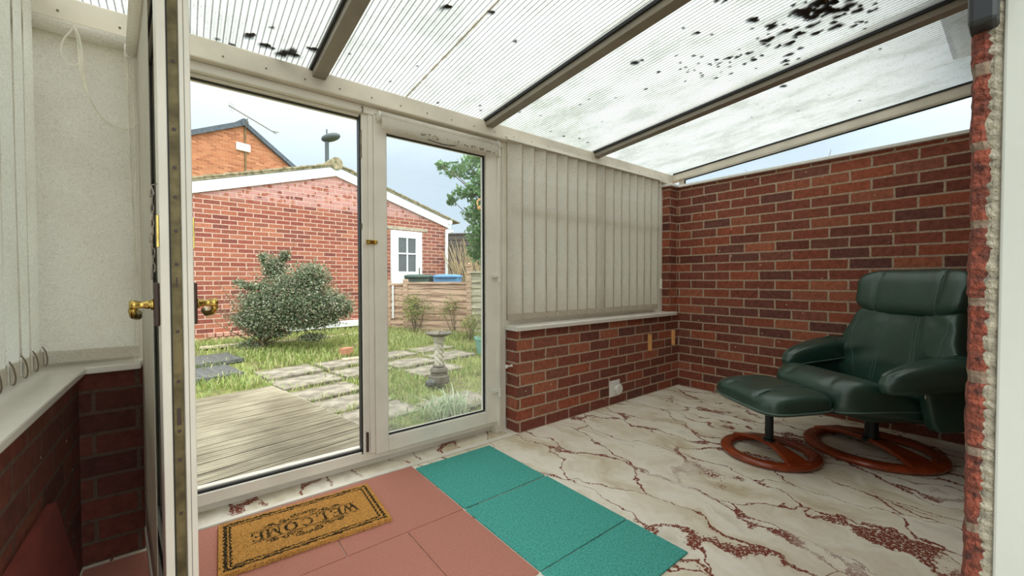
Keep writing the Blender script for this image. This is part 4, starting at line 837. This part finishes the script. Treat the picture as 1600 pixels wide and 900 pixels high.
# ribs of the grooved boards nearest the door
mb = MB()
for k in range(17):
    y1 = -k*bw
    for g_ in range(9): a = y1-.010-g_*.0152; mb.box(-2.6, -.01, a-.0045, a+.0045, 0, .0022)
o = obj('decking_ridges', mb, MT['deck'], dk)
def slab_obj(name, c, L_, W_, a, m, label, group, t=.045, z=None):
    R = random.Random(int(c[0]*1000+c[1]*77)); n = 8; per = []
    for (x0, y0, x1, y1) in ((-1, -1, 1, -1), (1, -1, 1, 1), (1, 1, -1, 1), (-1, 1, -1, -1)):
        for k in range(n): q = k/n; per.append(((x0+(x1-x0)*q)*L_/2+R.uniform(-.008, .008), (y0+(y1-y0)*q)*W_/2+R.uniform(-.008, .008)))
    mb = MB(); mb.prism(per, -t, 0, 'Z'); o = obj(name, mb, m, bevel=.006, loc=(c[0], c[1], (gh(*c)+.018) if z is None else z), rot=(R.uniform(-.012, .012), R.uniform(-.012, .012), a)); tag(o, label, 'paving slab', group); return o
GS = 'riven slabs right of the decking'
def at(px, py, z=-.09): p = onZ(px, py, z); return (p.x, p.y)
def dloc(u_, v_): c, s_ = math.cos(DA), math.sin(DA); return (dk_o.x+c*u_-s_*v_, dk_o.y+s_*u_+c*v_)
PL = [(.34, .52, .58, .44, 'paving slab touching the far corner of the decking'), (.98, .50, .60, .42, 'mossy paving slab near the loose brick'), (1.62, .48, .58, .42, 'paving slab beyond the bird bath, left'), (2.28, .46, .60, .40, 'paving slab in front of the turquoise pot'),
      (.34, .06, .60, .44, 'slab against the far half of the decking side'), (.96, .05, .56, .40, 'pale flecked slab one row beyond the bird bath'), (1.60, .0, .60, .44, 'grey slab left of the bird bath foot'), (2.24, -.02, .60, .44, 'slab right of the bird bath'),
      (.33, -.42, .60, .44, 'slab halfway along the decking side'), (1.62, -.46, .62, .42, 'slab carrying the stone bird bath'),
      (.34, -.90, .60, .44, 'pale slab close to the open doorway'), (.34, -1.36, .60, .42, 'slab hidden partly behind the door meeting stile'), (.97, -1.62, .60, .44, 'slab just outside the closed door')]
for (u_, v_, L_, W_, lab) in PL: slab_obj('paving_slab', dloc(u_, v_), L_, W_, DA+random.uniform(-.03, .03), MT['slab'], lab, GS, z=gh(*dloc(u_, v_))+.008)
def at(px, py, z=-.09): p = onZ(px, py, z); return (p.x, p.y)
for (c, lab) in (((-3.72, 3.42), 'dark slate slab nearest the decking end'), ((-3.66, 4.06), 'dark slate slab further out beside the grass')):
    slab_obj('slate_slab', c, 1.15, .61, DA+.02, MT['slate'], lab, 'dark slabs at the far end of the decking', z=gh(*c)+.03)
def bar_obj(name, p, q, w_, h, m, label, cat, group=None, z=None):
    p = Vector((*p, 0)); q = Vector((*q, 0)); d = q-p; a = math.atan2(d.y, d.x); L_ = d.length; c = (p+q)/2
    o = obj(name, MB().box(-L_/2, L_/2, -w_/2, w_/2, 0, h), m, bevel=.006, loc=(c.x, c.y, (gh(c.x, c.y)-.01) if z is None else z), rot=(0, 0, a)); return tag(o, label, cat, group)
bar_obj('kerb_stone', at(430, 541, 0), at(560, 524, .03), .20, .035, MT['concrete'], 'long pale concrete edging behind the holly bush', 'edging', 'garden edging')
bar_obj('kerb_stone', at(312, 550, 0), at(412, 540, 0), .14, .03, MT['concrete'], 'low concrete edging in grass left of the holly bush', 'edging', 'garden edging')
bar_obj('kerb_stone', at(535, 566, -.06), at(575, 560, -.05), .12, .03, MT['concrete'], 'short edging under the loose brick', 'edging', 'garden edging')
c = at(541, 559, -.05); mb = MB().box(-.075, .075, -.05, .05, 0, .085); o = obj('loose_brick', mb, simple('brown_block', srgb(178, 124, 96), .85), bevel=.006, loc=(c[0], c[1], gh(*c)+.02), rot=(0, 0, .5)); tag(o, 'small brown block lying on the edging in the grass', 'brick')
# ------------------------------------------------------------------ foliage generator
def leaves(name, pts, size, m, parent=None, asp=.45, up=0.0, kind=None):
    n = len(pts); pts = np.asarray(pts); d = rng.normal(size=(n, 3)); d[:, 2] += up; d /= np.linalg.norm(d, axis=1)[:, None]
    e = rng.normal(size=(n, 3)); e -= (e*d).sum(1)[:, None]*d; e /= np.linalg.norm(e, axis=1)[:, None]; nn = np.cross(d, e)
    s = size*rng.uniform(.6, 1.25, n)[:, None]
    a = pts-d*s*.5; b = pts+e*s*asp*.5+nn*s*.10; c = pts+d*s*.5; f_ = pts-e*s*asp*.5+nn*s*.10
    V = np.stack([a, b, c, f_], 1).reshape(-1, 3); me = bpy.data.meshes.new(name); me.vertices.add(4*n); me.vertices.foreach_set('co', V.ravel())
    me.loops.add(4*n); me.loops.foreach_set('vertex_index', np.arange(4*n, dtype=np.int32)); me.polygons.add(n); me.polygons.foreach_set('loop_start', np.arange(0, 4*n, 4, dtype=np.int32)); me.polygons.foreach_set('loop_total', np.full(n, 4, dtype=np.int32)); me.update(calc_edges=True)
    o = link(name, me, m, parent)
    if kind: o['kind'] = kind
    return o
def blades(name, base, h, lean, w_, m, parent=None, cnt=3):
    n = len(base); base = np.asarray(base, float); a = rng.uniform(0, 2*PI, n); dx = np.stack([np.cos(a), np.sin(a), np.zeros(n)], 1); px_ = np.stack([-np.sin(a), np.cos(a), np.zeros(n)], 1)
    H = (h*rng.uniform(.45, 1.2, n))[:, None]; Ln = (lean*rng.uniform(.2, 1.3, n))[:, None]*H; Z = np.array([[0, 0, 1.]])
    p0 = base; p1 = base+Z*H*.6+dx*Ln*.35; p2 = base+Z*H*(1-.25*lean)+dx*Ln; ww = w_*rng.uniform(.7, 1.3, n)[:, None]
    V = np.stack([p0-px_*ww, p0+px_*ww, p1+px_*ww*.8, p1-px_*ww*.8, p2], 1).reshape(-1, 3); k = np.arange(n)*5
    idx = np.stack([k, k+1, k+2, k+3, k+3, k+2, k+4], 1).ravel().astype(np.int32); ls = np.stack([np.arange(n)*7, np.arange(n)*7+4], 1).ravel().astype(np.int32); lt = np.tile([4, 3], n).astype(np.int32)
    me = bpy.data.meshes.new(name); me.vertices.add(5*n); me.vertices.foreach_set('co', V.ravel()); me.loops.add(7*n); me.loops.foreach_set('vertex_index', idx); me.polygons.add(2*n); me.polygons.foreach_set('loop_start', ls); me.polygons.foreach_set('loop_total', lt); me.update(calc_edges=True)
    return link(name, me, m, parent)
# grass: everywhere except on the deck and slabs
def in_deck(x, y):
    c, s = math.cos(-DA), math.sin(-DA); dx, dy = x-dk_o.x, y-dk_o.y; u_, v_ = c*dx-s*dy, s*dx+c*dy; return u_ < .02 and v_ < .03
slabs = [(o.location.x, o.location.y, o.rotation_euler.z, max(v.co.x for v in o.data.vertices), max(v.co.y for v in o.data.vertices)) for o in COL.objects if o.name.startswith(('paving_slab', 'slate_slab'))]
def on_slab(x, y):
    for (cx, cy, a, hx, hy_) in slabs:
        c, s = math.cos(-a), math.sin(-a); dx, dy = x-cx, y-cy
        if abs(c*dx-s*dy) < hx-.03 and abs(s*dx+c*dy) < hy_-.03: return True
    return False
base = []; R = random.Random(21)
while len(base) < 52000:
    x = R.uniform(-4.4, 2.2); y = .9+5.2*R.random()**1.15
    if y > 6.05+.1*(x+1.33)-.12 and abs(x+1.33) < 2.7: continue
    if in_deck(x, y) or (on_slab(x, y) and R.random() > .02): continue
    nz_ = math.sin(x*3.1+1.3*math.sin(y*2.2))*math.cos(y*2.7+x)
    if nz_ < -.35 and R.random() > .25: continue
    c_, s_ = math.cos(-DA), math.sin(-DA); ud = c_*(x-dk_o.x)-s_*(y-dk_o.y); vd = s_*(x-dk_o.x)+c_*(y-dk_o.y)
    base.append((x, y, gh(x, y)-(.055 if (0 < ud < 2.6 and vd < .7 and R.random() < .8) else .02)))
o = blades('grass', base, .105, .8, .0042, MT['grass']); tag(o, 'rough bright green grass growing between the slabs', 'grass', kind='stuff')
# holly bush
hb = thing('holly_bush', 'round grey green holly bush before the garage wall', 'bush', (*at(410, 548, .0), -.03))
hbp = Vector(hb.location)
BL = [((452, 458), 40, 32), ((478, 474), 46, 30), ((432, 488), 44, 26), ((408, 500), 30, 18), ((522, 478), 24, 18), ((428, 418), 18, 16), ((486, 432), 26, 20), ((396, 447), 20, 6), ((374, 441), 9, 4), ((408, 470), 30, 16), ((500, 498), 28, 13), ((384, 497), 18, 9), ((538, 482), 10, 12), ((488, 527), 18, 6), ((412, 402), 7, 7), ((394, 545), 22, 13), ((424, 520), 22, 8), ((374, 556), 10, 8), ((470, 505), 30, 9), ((445, 400), 8, 8)]
dep = (hbp-CAM).dot(fw); pts = []
for ((px, py), ra, rb_) in BL:
    n = int(ra*rb_*8.2); c = W(px, py, dep); k = dep/FPX
    for q in range(n):
        v = Vector((random.gauss(0, 1), random.gauss(0, 1), random.gauss(0, 1)))*(.48)
        p = c+rr*v.x*ra*k+uu*v.y*rb_*k+fw*v.z*max(ra, rb_)*k*.8
        if p.z > gh(p.x, p.y): pts.append(tuple(p-hbp))
leaves('foliage', pts, .032, MT['holly'], hb, .6, 0)
mb = MB(); R = random.Random(4); top = Vector((0.02, 0, .30)); mb.tube([(0, 0, -.08), (.01, 0, .12), (.02, .01, .32)], [.045, .034, .026], 8)
for k in range(26):
    a = R.uniform(0, 2*PI); L_ = R.uniform(.35, .85); e = Vector((math.cos(a)*L_, math.sin(a)*L_, R.uniform(.25, 1.05))); s0 = Vector((0.01, 0, R.uniform(.08, .30))); mb.tube(cr([s0, s0.lerp(e, .5)+Vector((0, 0, -.03)), e], 4), [.013-.0013*q for q in range(9)], 5)
obj('branches', mb, MT['bark'], hb, smooth=True)
obj('bare_shoot', MB().tube([(.0, 0, 1.0), W(459, 385, dep)-hbp, W(459, 362, dep)-hbp], [.006, .004, .002], 5), MT['bark'], hb)
# ------------------------------------------------------------------ garage
GA = math.radians(5.7); g0 = Vector((-1.33, 6.18, 0)); gg = thing('garage', 'red brick garage gable with white fascia and mossy verge', 'garage', (g0.x, g0.y, 0), GA)
HW_, ZE, ZA = 2.58, 2.22, 2.98         # half width, eaves height, apex of brick
mb = MB().prism([(-HW_, -.2), (HW_, -.2), (HW_, ZE), (0, ZA), (-HW_, ZE)], 0, 5.2, 'Y'); obj('wall', mb, MT['brick_out'], gg)
sl_ = (ZA-ZE)/HW_
def rake(name, z0, z1, y0, y1, m, over=.12):
    for s in (1, -1):
        xe = HW_+over*.5; mb = MB(); mb.prism([(0, ZA+z0), (s*xe, ZA-sl_*xe+z0), (s*xe, ZA-sl_*xe+z1), (0, ZA+z1)], y0, y1, 'Y'); obj(name, mb, m, gg, bevel=.003)
rake('fascia_board', -.03, .15, -.04, .0, MT['fascia'])
rake('roof_slope', .151, .19, -.06, 5.3, MT['verge'], .22)
mb = MB(); R = random.Random(8)
for s in (1, -1):
    x = .06
    while x < HW_+.2:
        L_ = .30; zc = ZA-sl_*x+.19; ze = ZA-sl_*(x+L_)+.19
        mb.add([(s*x, -.075, zc-.01), (s*(x+L_), -.075, ze+.0), (s*(x+L_), -.075, ze+.035), (s*x, -.075, zc+.018), (s*x, .25, zc-.01), (s*(x+L_), .25, ze), (s*(x+L_), .25, ze+.035), (s*x, .25, zc+.018)], BF); x += L_-.02
obj('verge_tiles', mb, MT['verge'], gg, bevel=.004)
mb = MB(); vs = []
mb.lathe([(.115, -.08), (.115, 5.3)], 20, (0, 0, ZA+.20), axis='Y'); obj('ridge_tile', mb, MT['verge'], gg)
# half timber door of the garage
gd = thing('door', None, None); gd.name = 'door'; gd.parent = gg; gd.location = (1.22, -.02, .13)
mb = MB(); rect_frame(mb, -.10, .64, -.05, 1.90, -.02, .03, .07, .07, .08, .08); rect_frame(mb, -.03, .57, .0, 1.82, -.03, .02, .09, .09, .2, .07); mb.box(.255, .285, -.03, .02, 1.0, 1.76).box(.06, .48, -.03, .02, 1.40, 1.43).box(.06, .48, -.03, .01, 0.1, 1.03); obj('door_frame', mb, MT['fascia'], gd, bevel=.004)
obj('pane', MB().box(.06, .48, .0, .004, 1.0, 1.78), MT['pane_dark'], gd); obj('handle', MB().box(.55, .562, -.05, -.03, .96, 1.12), MT['strip'], gd)
obj('lintel', MB().box(.92, 2.02, -.02, .02, 2.05, 2.12), MT['concrete'], gg, bevel=.004)
obj('gutter_end', MB().tube([(HW_+.02, -.08, ZE+.10), (HW_+.02, 5.2, ZE+.10)], .055, 12), MT['fascia'], gg)
mb = MB().tube(cr([(HW_+.10, -.05, ZE-.10), (HW_-.03, -.06, ZE-.14), (HW_-.08, -.06, ZE-.26), (HW_-.08, -.06, .0)], 6), .035, 12); obj('downpipe', mb, MT['fascia'], gg, smooth=True)
obj('wall_ledge', MB().box(-.9, 1.05, -.22, 0, .10, .20), MT['fascia'], gg, bevel=.005)['label'] = 'white painted ledge along the base'
mb = MB(); R = random.Random(2)
for k in range(15):
    for j in range(3): x = -2.0+k*.10+(j % 2)*.04; mb.box(x, x+.085, -.07-R.uniform(0, .03), .0, -.06+j*.075, .005+j*.075)
obj('broken_footing', mb, simple('broken_brick', srgb(196, 148, 130), .9, var=.4, scale=30), gg, bevel=.008)
# ------------------------------------------------------------------ house beyond
hc = W(380, 196, 16.0); HA = math.radians(18)
hh = thing('neighbour_house', 'orange brick house gable with dark roof beyond the garage', 'house', (hc.x, hc.y, 0), HA)
HZ = hc.z; k = 16/FPX
mb = MB().prism([(-4.2, -.2), (3.6, -.2), (3.6, HZ-2.35), (0, HZ), (-4.2, HZ-2.35*4.2/3.6+.6)], 0, 7, 'Y'); obj('wall', mb, MT['brick_far'], hh)
for s, e, dz in ((1, 3.8, 2.35*3.8/3.6), (-1, 4.4, (2.35*4.2/3.6-.6)*4.4/4.2)):
    mb = MB().prism([(0, HZ-.02), (s*e, HZ-dz-.02), (s*e, HZ-dz+.17), (0, HZ+.17)], -.12, 7.2, 'Y'); obj('roof_slope', mb, MT['roofslate'], hh)
obj('alarm_box', MB().box(-.28, .22, -.10, 0, HZ-1.02, HZ-.72), MT['fascia'], hh, bevel=.03); obj('ridge_tile', MB().lathe([(.14, -.14), (.14, 7.2)], 14, (0, 0, HZ+.10), axis='Y'), MT['roofslate'], hh)
obj('cable', MB().tube([(.05, -.03, HZ-.1), (.05, -.03, HZ-2.1)], .03, 5), MT['strip'], hh)
ae = MB(); a0 = Vector((-.7, -.5, HZ+.42)); a1 = Vector((1.15, -.2, HZ-.02)); ae.tube([a0, a1], .026, 6); ae.tube([(.05, 0, HZ-.3), (.05, -.25, HZ+.24)], .02, 6)
for q in range(3): p = a0.lerp(a1, .02+q*.035); ae.tube([p+Vector((-.02, 0, -.16)), p+Vector((.02, 0, .16))], .010, 5)
ae.tube([a0.lerp(a1, .96)+Vector((-.05, 0, .05)), a1+Vector((.1, 0, .08))], .02, 5)
obj('aerial', ae, MT['chain'], hh)
# street lamp
lc = W(511, 248, 18); sl2 = thing('street_lamp', 'grey street lamp rising behind the garage ridge', 'street lamp', (lc.x, lc.y, 0)); zt = W(511, 215, 18).z
obj('pole', MB().tube([(0, 0, -.1), (0, 0, zt-.05)], .085, 12), MT['lamp'], sl2); hd = cushion(.42, .26, .16, .9, 1, 28, 14); o = obj('lamp_head', hd, MT['lamp'], sl2, smooth=True, loc=(.14, -.1, zt), rot=(0, -.25, -YAW)); obj('sensor', MB().tube([(0, 0, zt+.1), (0, 0, zt+.35)], .03, 6), MT['lamp'], sl2)
# ------------------------------------------------------------------ fences
def post(p, h, s=.09, label='', m='fence', cap=True):
    t = thing('fence_post', label, 'fence post', (p[0], p[1], -.1), -.6, 'fence posts'); obj('post', MB().box(-s/2, s/2, -s/2, s/2, 0, h+.1), MT[m], t, bevel=.004)
    if cap: obj('post_cap', MB().box(-s/2-.01, s/2+.01, -s/2-.01, s/2+.01, h+.1, h+.12).lathe([(.03, h+.12), (.035, h+.14), (.0, h+.165)], 10), MT[m], t)
    return t
def panel(p, q, h, label, m='fence', bh=.115, z0=.02):
    p = Vector((*p, 0)); q = Vector((*q, 0)); d = q-p; L_ = d.length; t = thing('garden_fence', label, 'fence panel', (p.x, p.y, 0), math.atan2(d.y, d.x), 'fence panels')
    mb = MB(); z = z0; R = random.Random(int(L_*1000))
    while z < h-.03:
        n = 12; vs = []; e0 = R.uniform(0, 6)
        for i in range(n+1):
            x = L_*i/n; w_ = .008*math.sin(e0+i*.9)+R.uniform(-.004, .004); vs += [(x, -.020, z+w_), (x, -.006, z+w_), (x, .010, min(h, z+bh+.02)), (x, .0, min(h, z+bh+.02))]
        fs = [(i*4+k_, i*4+(k_+1) % 4, (i+1)*4+(k_+1) % 4, (i+1)*4+k_) for i in range(n) for k_ in range(4)]; mb.add(vs, fs); z += bh
    obj('lap_boards', mb, MT[m], t); obj('top_rail', MB().box(0, L_, -.035, .03, h, h+.04), MT[m], t, bevel=.004); obj('side_batten', MB().box(0, .04, -.035, -.02, z0, h).box(L_-.04, L_, -.035, -.02, z0, h), MT[m], t, bevel=.003); return t
def atd(px, depth): p = W(px, 437, depth); return (p.x, p.y)
zA = lambda py, dpt: W(700, py, dpt).z
fA, fB, fC, fD, fE = atd(607, 7.9), atd(634, 7.75), atd(733, 7.3), atd(800, 7.0), atd(900, 6.6)
post(fA, zA(438, 7.9), label='short weathered fence post at the left end of the low fence', cap=False); post(fB, zA(436, 7.7), label='leaning fence post beside the white batten', cap=False)
post(fC, zA(416, 7.3), label='taller fence post with a cap between two panels')
p1 = panel(fA, fB, zA(446, 7.8), 'narrow fence panel with a white batten against the garage'); obj('batten', MB().box(.12, .155, -.05, -.036, .25, zA(446, 7.8)), MT['fascia'], p1)['label'] = 'peeling white batten'
panel(fB, fC, zA(444, 7.5), 'weathered lap fence panel behind the bird bath'); panel(fC, fE, zA(427, 7.0), 'grey taller fence panel right of the capped post', 'fence_grey')
# wheelie bins
def wbin(px, dpt, m, lab, a):
    p = W(px, 437, dpt); t = thing('wheelie_bin', lab, 'bin', (p.x, p.y, gh(p.x, p.y)-.02), a); zt = 1.0; t.scale = (.88, .88, 1)
    mb = MB(); mb.add([(-.22, -.26, 0), (.22, -.26, 0), (.22, .24, 0), (-.22, .24, 0), (-.28, -.32, zt), (.28, -.32, zt), (.28, .34, zt), (-.28, .34, zt)], BF); obj('body', mb, m, t, bevel=.02)
    obj('lid', cushion(.31, .37, .05, .6, .4, 40, 14), m, t, smooth=True, loc=(0, 0, zt+.015)); obj('handle_bar', MB().tube([(-.2, .40, zt-.04), (.2, .40, zt-.04)], .018, 8), m, t)
    return t
b1 = wbin(656, 8.32, MT['bin_green'], 'dark green wheelie bin lid showing above the fence', -.674); b2 = wbin(700, 8.30, MT['bin_blue'], 'blue wheelie bin lid right of the green one', -.674)
# dark boarded fence far behind, dried stems
fp = panel(atd(697, 11.5), atd(860, 11.0), zA(366, 11.3), 'tall dark fence far behind beside the garage', 'darkwood', .16)
ds = thing('dried_stems', 'bundle of dry straw coloured stems behind the fence', 'dry plant', (*atd(735, 9.4), 0))
mb = MB(); R = random.Random(14)
for k in range(90):
    b = Vector((R.uniform(-.35, .45), R.uniform(-.25, .25), 0)); L_ = R.uniform(1.1, 1.95); le = R.uniform(-.45, .15); mb.tube(cr([b, b+Vector((le*.4, 0, L_*.6)), b+Vector((le*1.1, R.uniform(-.1, .1), L_))], 3), [.010, .010, .009, .008, .007, .006, .004], 4)
obj('stems', mb, MT['straw'], ds)
# tree on the right
tr_ = thing('tree', 'leafy green tree on the right beyond the fence', 'tree', (*atd(800, 6.0), 0)); tp = Vector(tr_.location); pts = []
TB = [((735, 262), 22, 18), ((705, 265), 22, 9), ((690, 258), 10, 6), ((750, 245), 20, 12), ((722, 300), 20, 8), ((706, 312), 8, 8), ((745, 300), 20, 16), ((755, 330), 22, 18), ((740, 335), 20, 10), ((748, 365), 20, 18), ((760, 395), 22, 20), ((742, 392), 14, 12), ((765, 260), 30, 34), ((790, 300), 50, 70), ((800, 380), 45, 60), ((770, 425), 18, 14), ((840, 300), 60, 60), ((860, 220), 60, 50), ((800, 220), 40, 26)]
for ((px, py), ra, rb_) in TB:
    dd = 5.6+random.uniform(-.2, .3); c = W(px, py, dd); k = dd/FPX
    for q in range(int(ra*rb_*.62)+22):
        v = Vector((random.gauss(0, 1), random.gauss(0, 1), random.gauss(0, 1))).normalized()*(random.random()**.5); pts.append(tuple(c+rr*v.x*ra*k*1.1+uu*v.y*rb_*k*1.25+fw*v.z*max(ra, rb_)*k-tp))
leaves('foliage', pts, .085, MT['treeleaf'], tr_, .42)
mb = MB(); R = random.Random(6); mb.tube([(0, 0, -.1), (.02, 0, 1.0), (-.05, .05, 2.0)], [.07, .055, .035], 8)
for ((px, py), ra, rb_) in TB: e = W(px, py, 5.6)-tp; s0 = Vector((0, 0, min(max(.5, e.z-.9), 2.0))); mb.tube(cr([s0, s0.lerp(e, .5)+Vector((0, 0, .06)), e], 4), [.016-.0016*q for q in range(9)], 5)
obj('branches', mb, MT['bark'], tr_, smooth=True)
ft = thing('tree', 'distant bare twiggy treetop seen through the wedge window', 'tree', (9.0, 1.5, -.1)); mb = MB(); R = random.Random(8); mb.tube([(0, 0, 0), (0, 0, 2.6)], [.12, .06], 8)
for k in range(70):
    a = R.uniform(0, 2*PI); e = Vector((math.cos(a)*R.uniform(.3, 1.8), math.sin(a)*R.uniform(.3, 2.2), R.uniform(2.6, 4.0))); mb.tube(cr([(0, 0, 2.2), Vector((0, 0, 2.3)).lerp(e, .5), e], 3), [.03, .026, .02, .016, .012, .008, .004], 4)
obj('branches', mb, MT['bark'], ft)
oc = W(750, 317, 5.2); o = obj('hanging_ornament', MB().tube([(.035*math.cos(a), 0, .045*math.sin(a)) for a in [2*PI*k/20 for k in range(20)]], .010, 8, closed=True).lathe([(.0, -.09), (.03, -.085), (.032, -.05), (.012, -.045)], 14), MT['pine'], smooth=True, loc=oc, rot=(0, 0, -YAW)); tag(o, 'small tan ring ornament hanging among the tree leaves', 'ornament')
# shrubs in front of the fence
def nandina(px, py, z, wd, ht, n, lab, dens=1):
    p = onZ(px, py, z); t = thing('shrub', lab, 'shrub', (p.x, p.y, gh(p.x, p.y)-.03), 0, 'feathery shrubs by the fence'); mb = MB(); pts = []; R = random.Random(int(px))
    for k in range(n):
        a = R.uniform(0, 2*PI); r_ = R.uniform(0, wd*.5); e = Vector((math.cos(a)*r_, math.sin(a)*r_, ht*R.uniform(.6, 1))); b = Vector((e.x*.3, e.y*.3, 0)); mb.tube([b, b.lerp(e, .6)+Vector((0, 0, .04)), e], [.006, .005, .003], 5)
        for q in range(int(55*dens)):
            v = Vector((R.gauss(0, .09), R.gauss(0, .09), R.gauss(-.03, .07))); pts.append(tuple(e+v))
    obj('stems', mb, MT['bark'], t); leaves('foliage', pts, .075, MT['nandina'], t, .22, -.2)
nandina(650, 520, 0, .55, .62, 16, 'feathery shrub left of the bird bath before the fence'); nandina(712, 522, 0, .5, .62, 10, 'thin shrub behind the bird bath top', .6); nandina(735, 528, 0, .45, .40, 8, 'low shrub beside the turquoise pot', .7); nandina(750, 520, 0, .3, .8, 5, 'sparse twiggy shrub at the glass edge above the pot', .35)
# bird bath
bp_ = onZ(686, 596, -.085); bb = thing('bird_bath', 'stone bird bath with a spiral twisted column on the slabs', 'bird bath', (bp_.x, bp_.y, -.095)); 
obj('base', MB().lathe([(.105, 0), (.110, .015), (.108, .075), (.085, .085), (.085, .11), (.095, .125), (.085, .15), (.060, .165), (.066, .18), (.052, .19)], 28), MT['stone_dark'], bb)
vs = []; fs = []; nS, nZ = 40, 60; mb = MB()
for j in range(nZ+1):
    z = .19+.235*j/nZ
    for i in range(nS): a = 2*PI*i/nS; r_ = .043+.007*math.cos(5*(a+j/nZ*5.2)); vs.append((r_*math.cos(a), r_*math.sin(a), z))
for j in range(nZ):
    for i in range(nS): fs.append((j*nS+i, j*nS+(i+1) % nS, (j+1)*nS+(i+1) % nS, (j+1)*nS+i))
mb.add(vs, fs); obj('twisted_column', mb, MT['stone'], bb, smooth=True)
obj('capital', MB().lathe([(.050, .424), (.055, .43), (.055, .445), (.062, .47), (.066, .485)], 28), MT['stone'], bb)
obj('bowl', MB().lathe([(.066, .484), (.085, .49), (.135, .515), (.140, .522), (.138, .528), (.125, .527), (.09, .512), (.0, .506)], 36), MT['stone_dark'], bb, smooth=False); obj('spike', MB().tube([(.0, 0, .506), (.02, 0, .545)], .004, 6), MT['brown'], bb)
p = onZ(672, 602, -.09); mb = cushion(.055, .045, .035, .8, .9, 16, 10, lambda v: v*(1+.15*math.sin(v.x*60+v.y*50))); o = obj('dark_stone', mb, MT['slate'], loc=(p.x, p.y, -.07)); tag(o, 'small dark stone at the foot of the bird bath', 'stone')
# variegated plant clump
p = onZ(700, 645, -.1); b_ = [(p.x+random.gauss(0, .10), p.y+random.gauss(0, .08), -.11) for k in range(150)]; t = thing('spiky_plant', 'pale striped strap leaved plant before the bird bath', 'plant', (0, 0, 0)); blades('strap_leaves', b_, .20, 1.0, .006, MT['iris'], t)
# turquoise pot
pp = onZ(755, 549, -.05); pt = thing('plant_pot', 'turquoise plastic plant pot at the right edge of the glass', 'plant pot', (pp.x, pp.y, gh(pp.x, pp.y)-.01))
obj('pot_body', MB().lathe([(.085, 0), (.12, .20), (.125, .205), (.135, .21), (.138, .245), (.128, .248), (.118, .235), (.10, .22), (0, .22)], 28), MT['pot'], pt, smooth=False); obj('handle', MB().tube([(-.135*math.cos(a), -.02-.02*math.sin(a), .24-.07*math.sin(a)) for a in [PI*k/10*.6 for k in range(11)]], .004, 6), MT['bead'], pt)
b_ = [(random.gauss(0, .05), random.gauss(0, .05), .2) for k in range(50)]; blades('plant_leaves', b_, .22, .5, .004, MT['nandina'], pt)
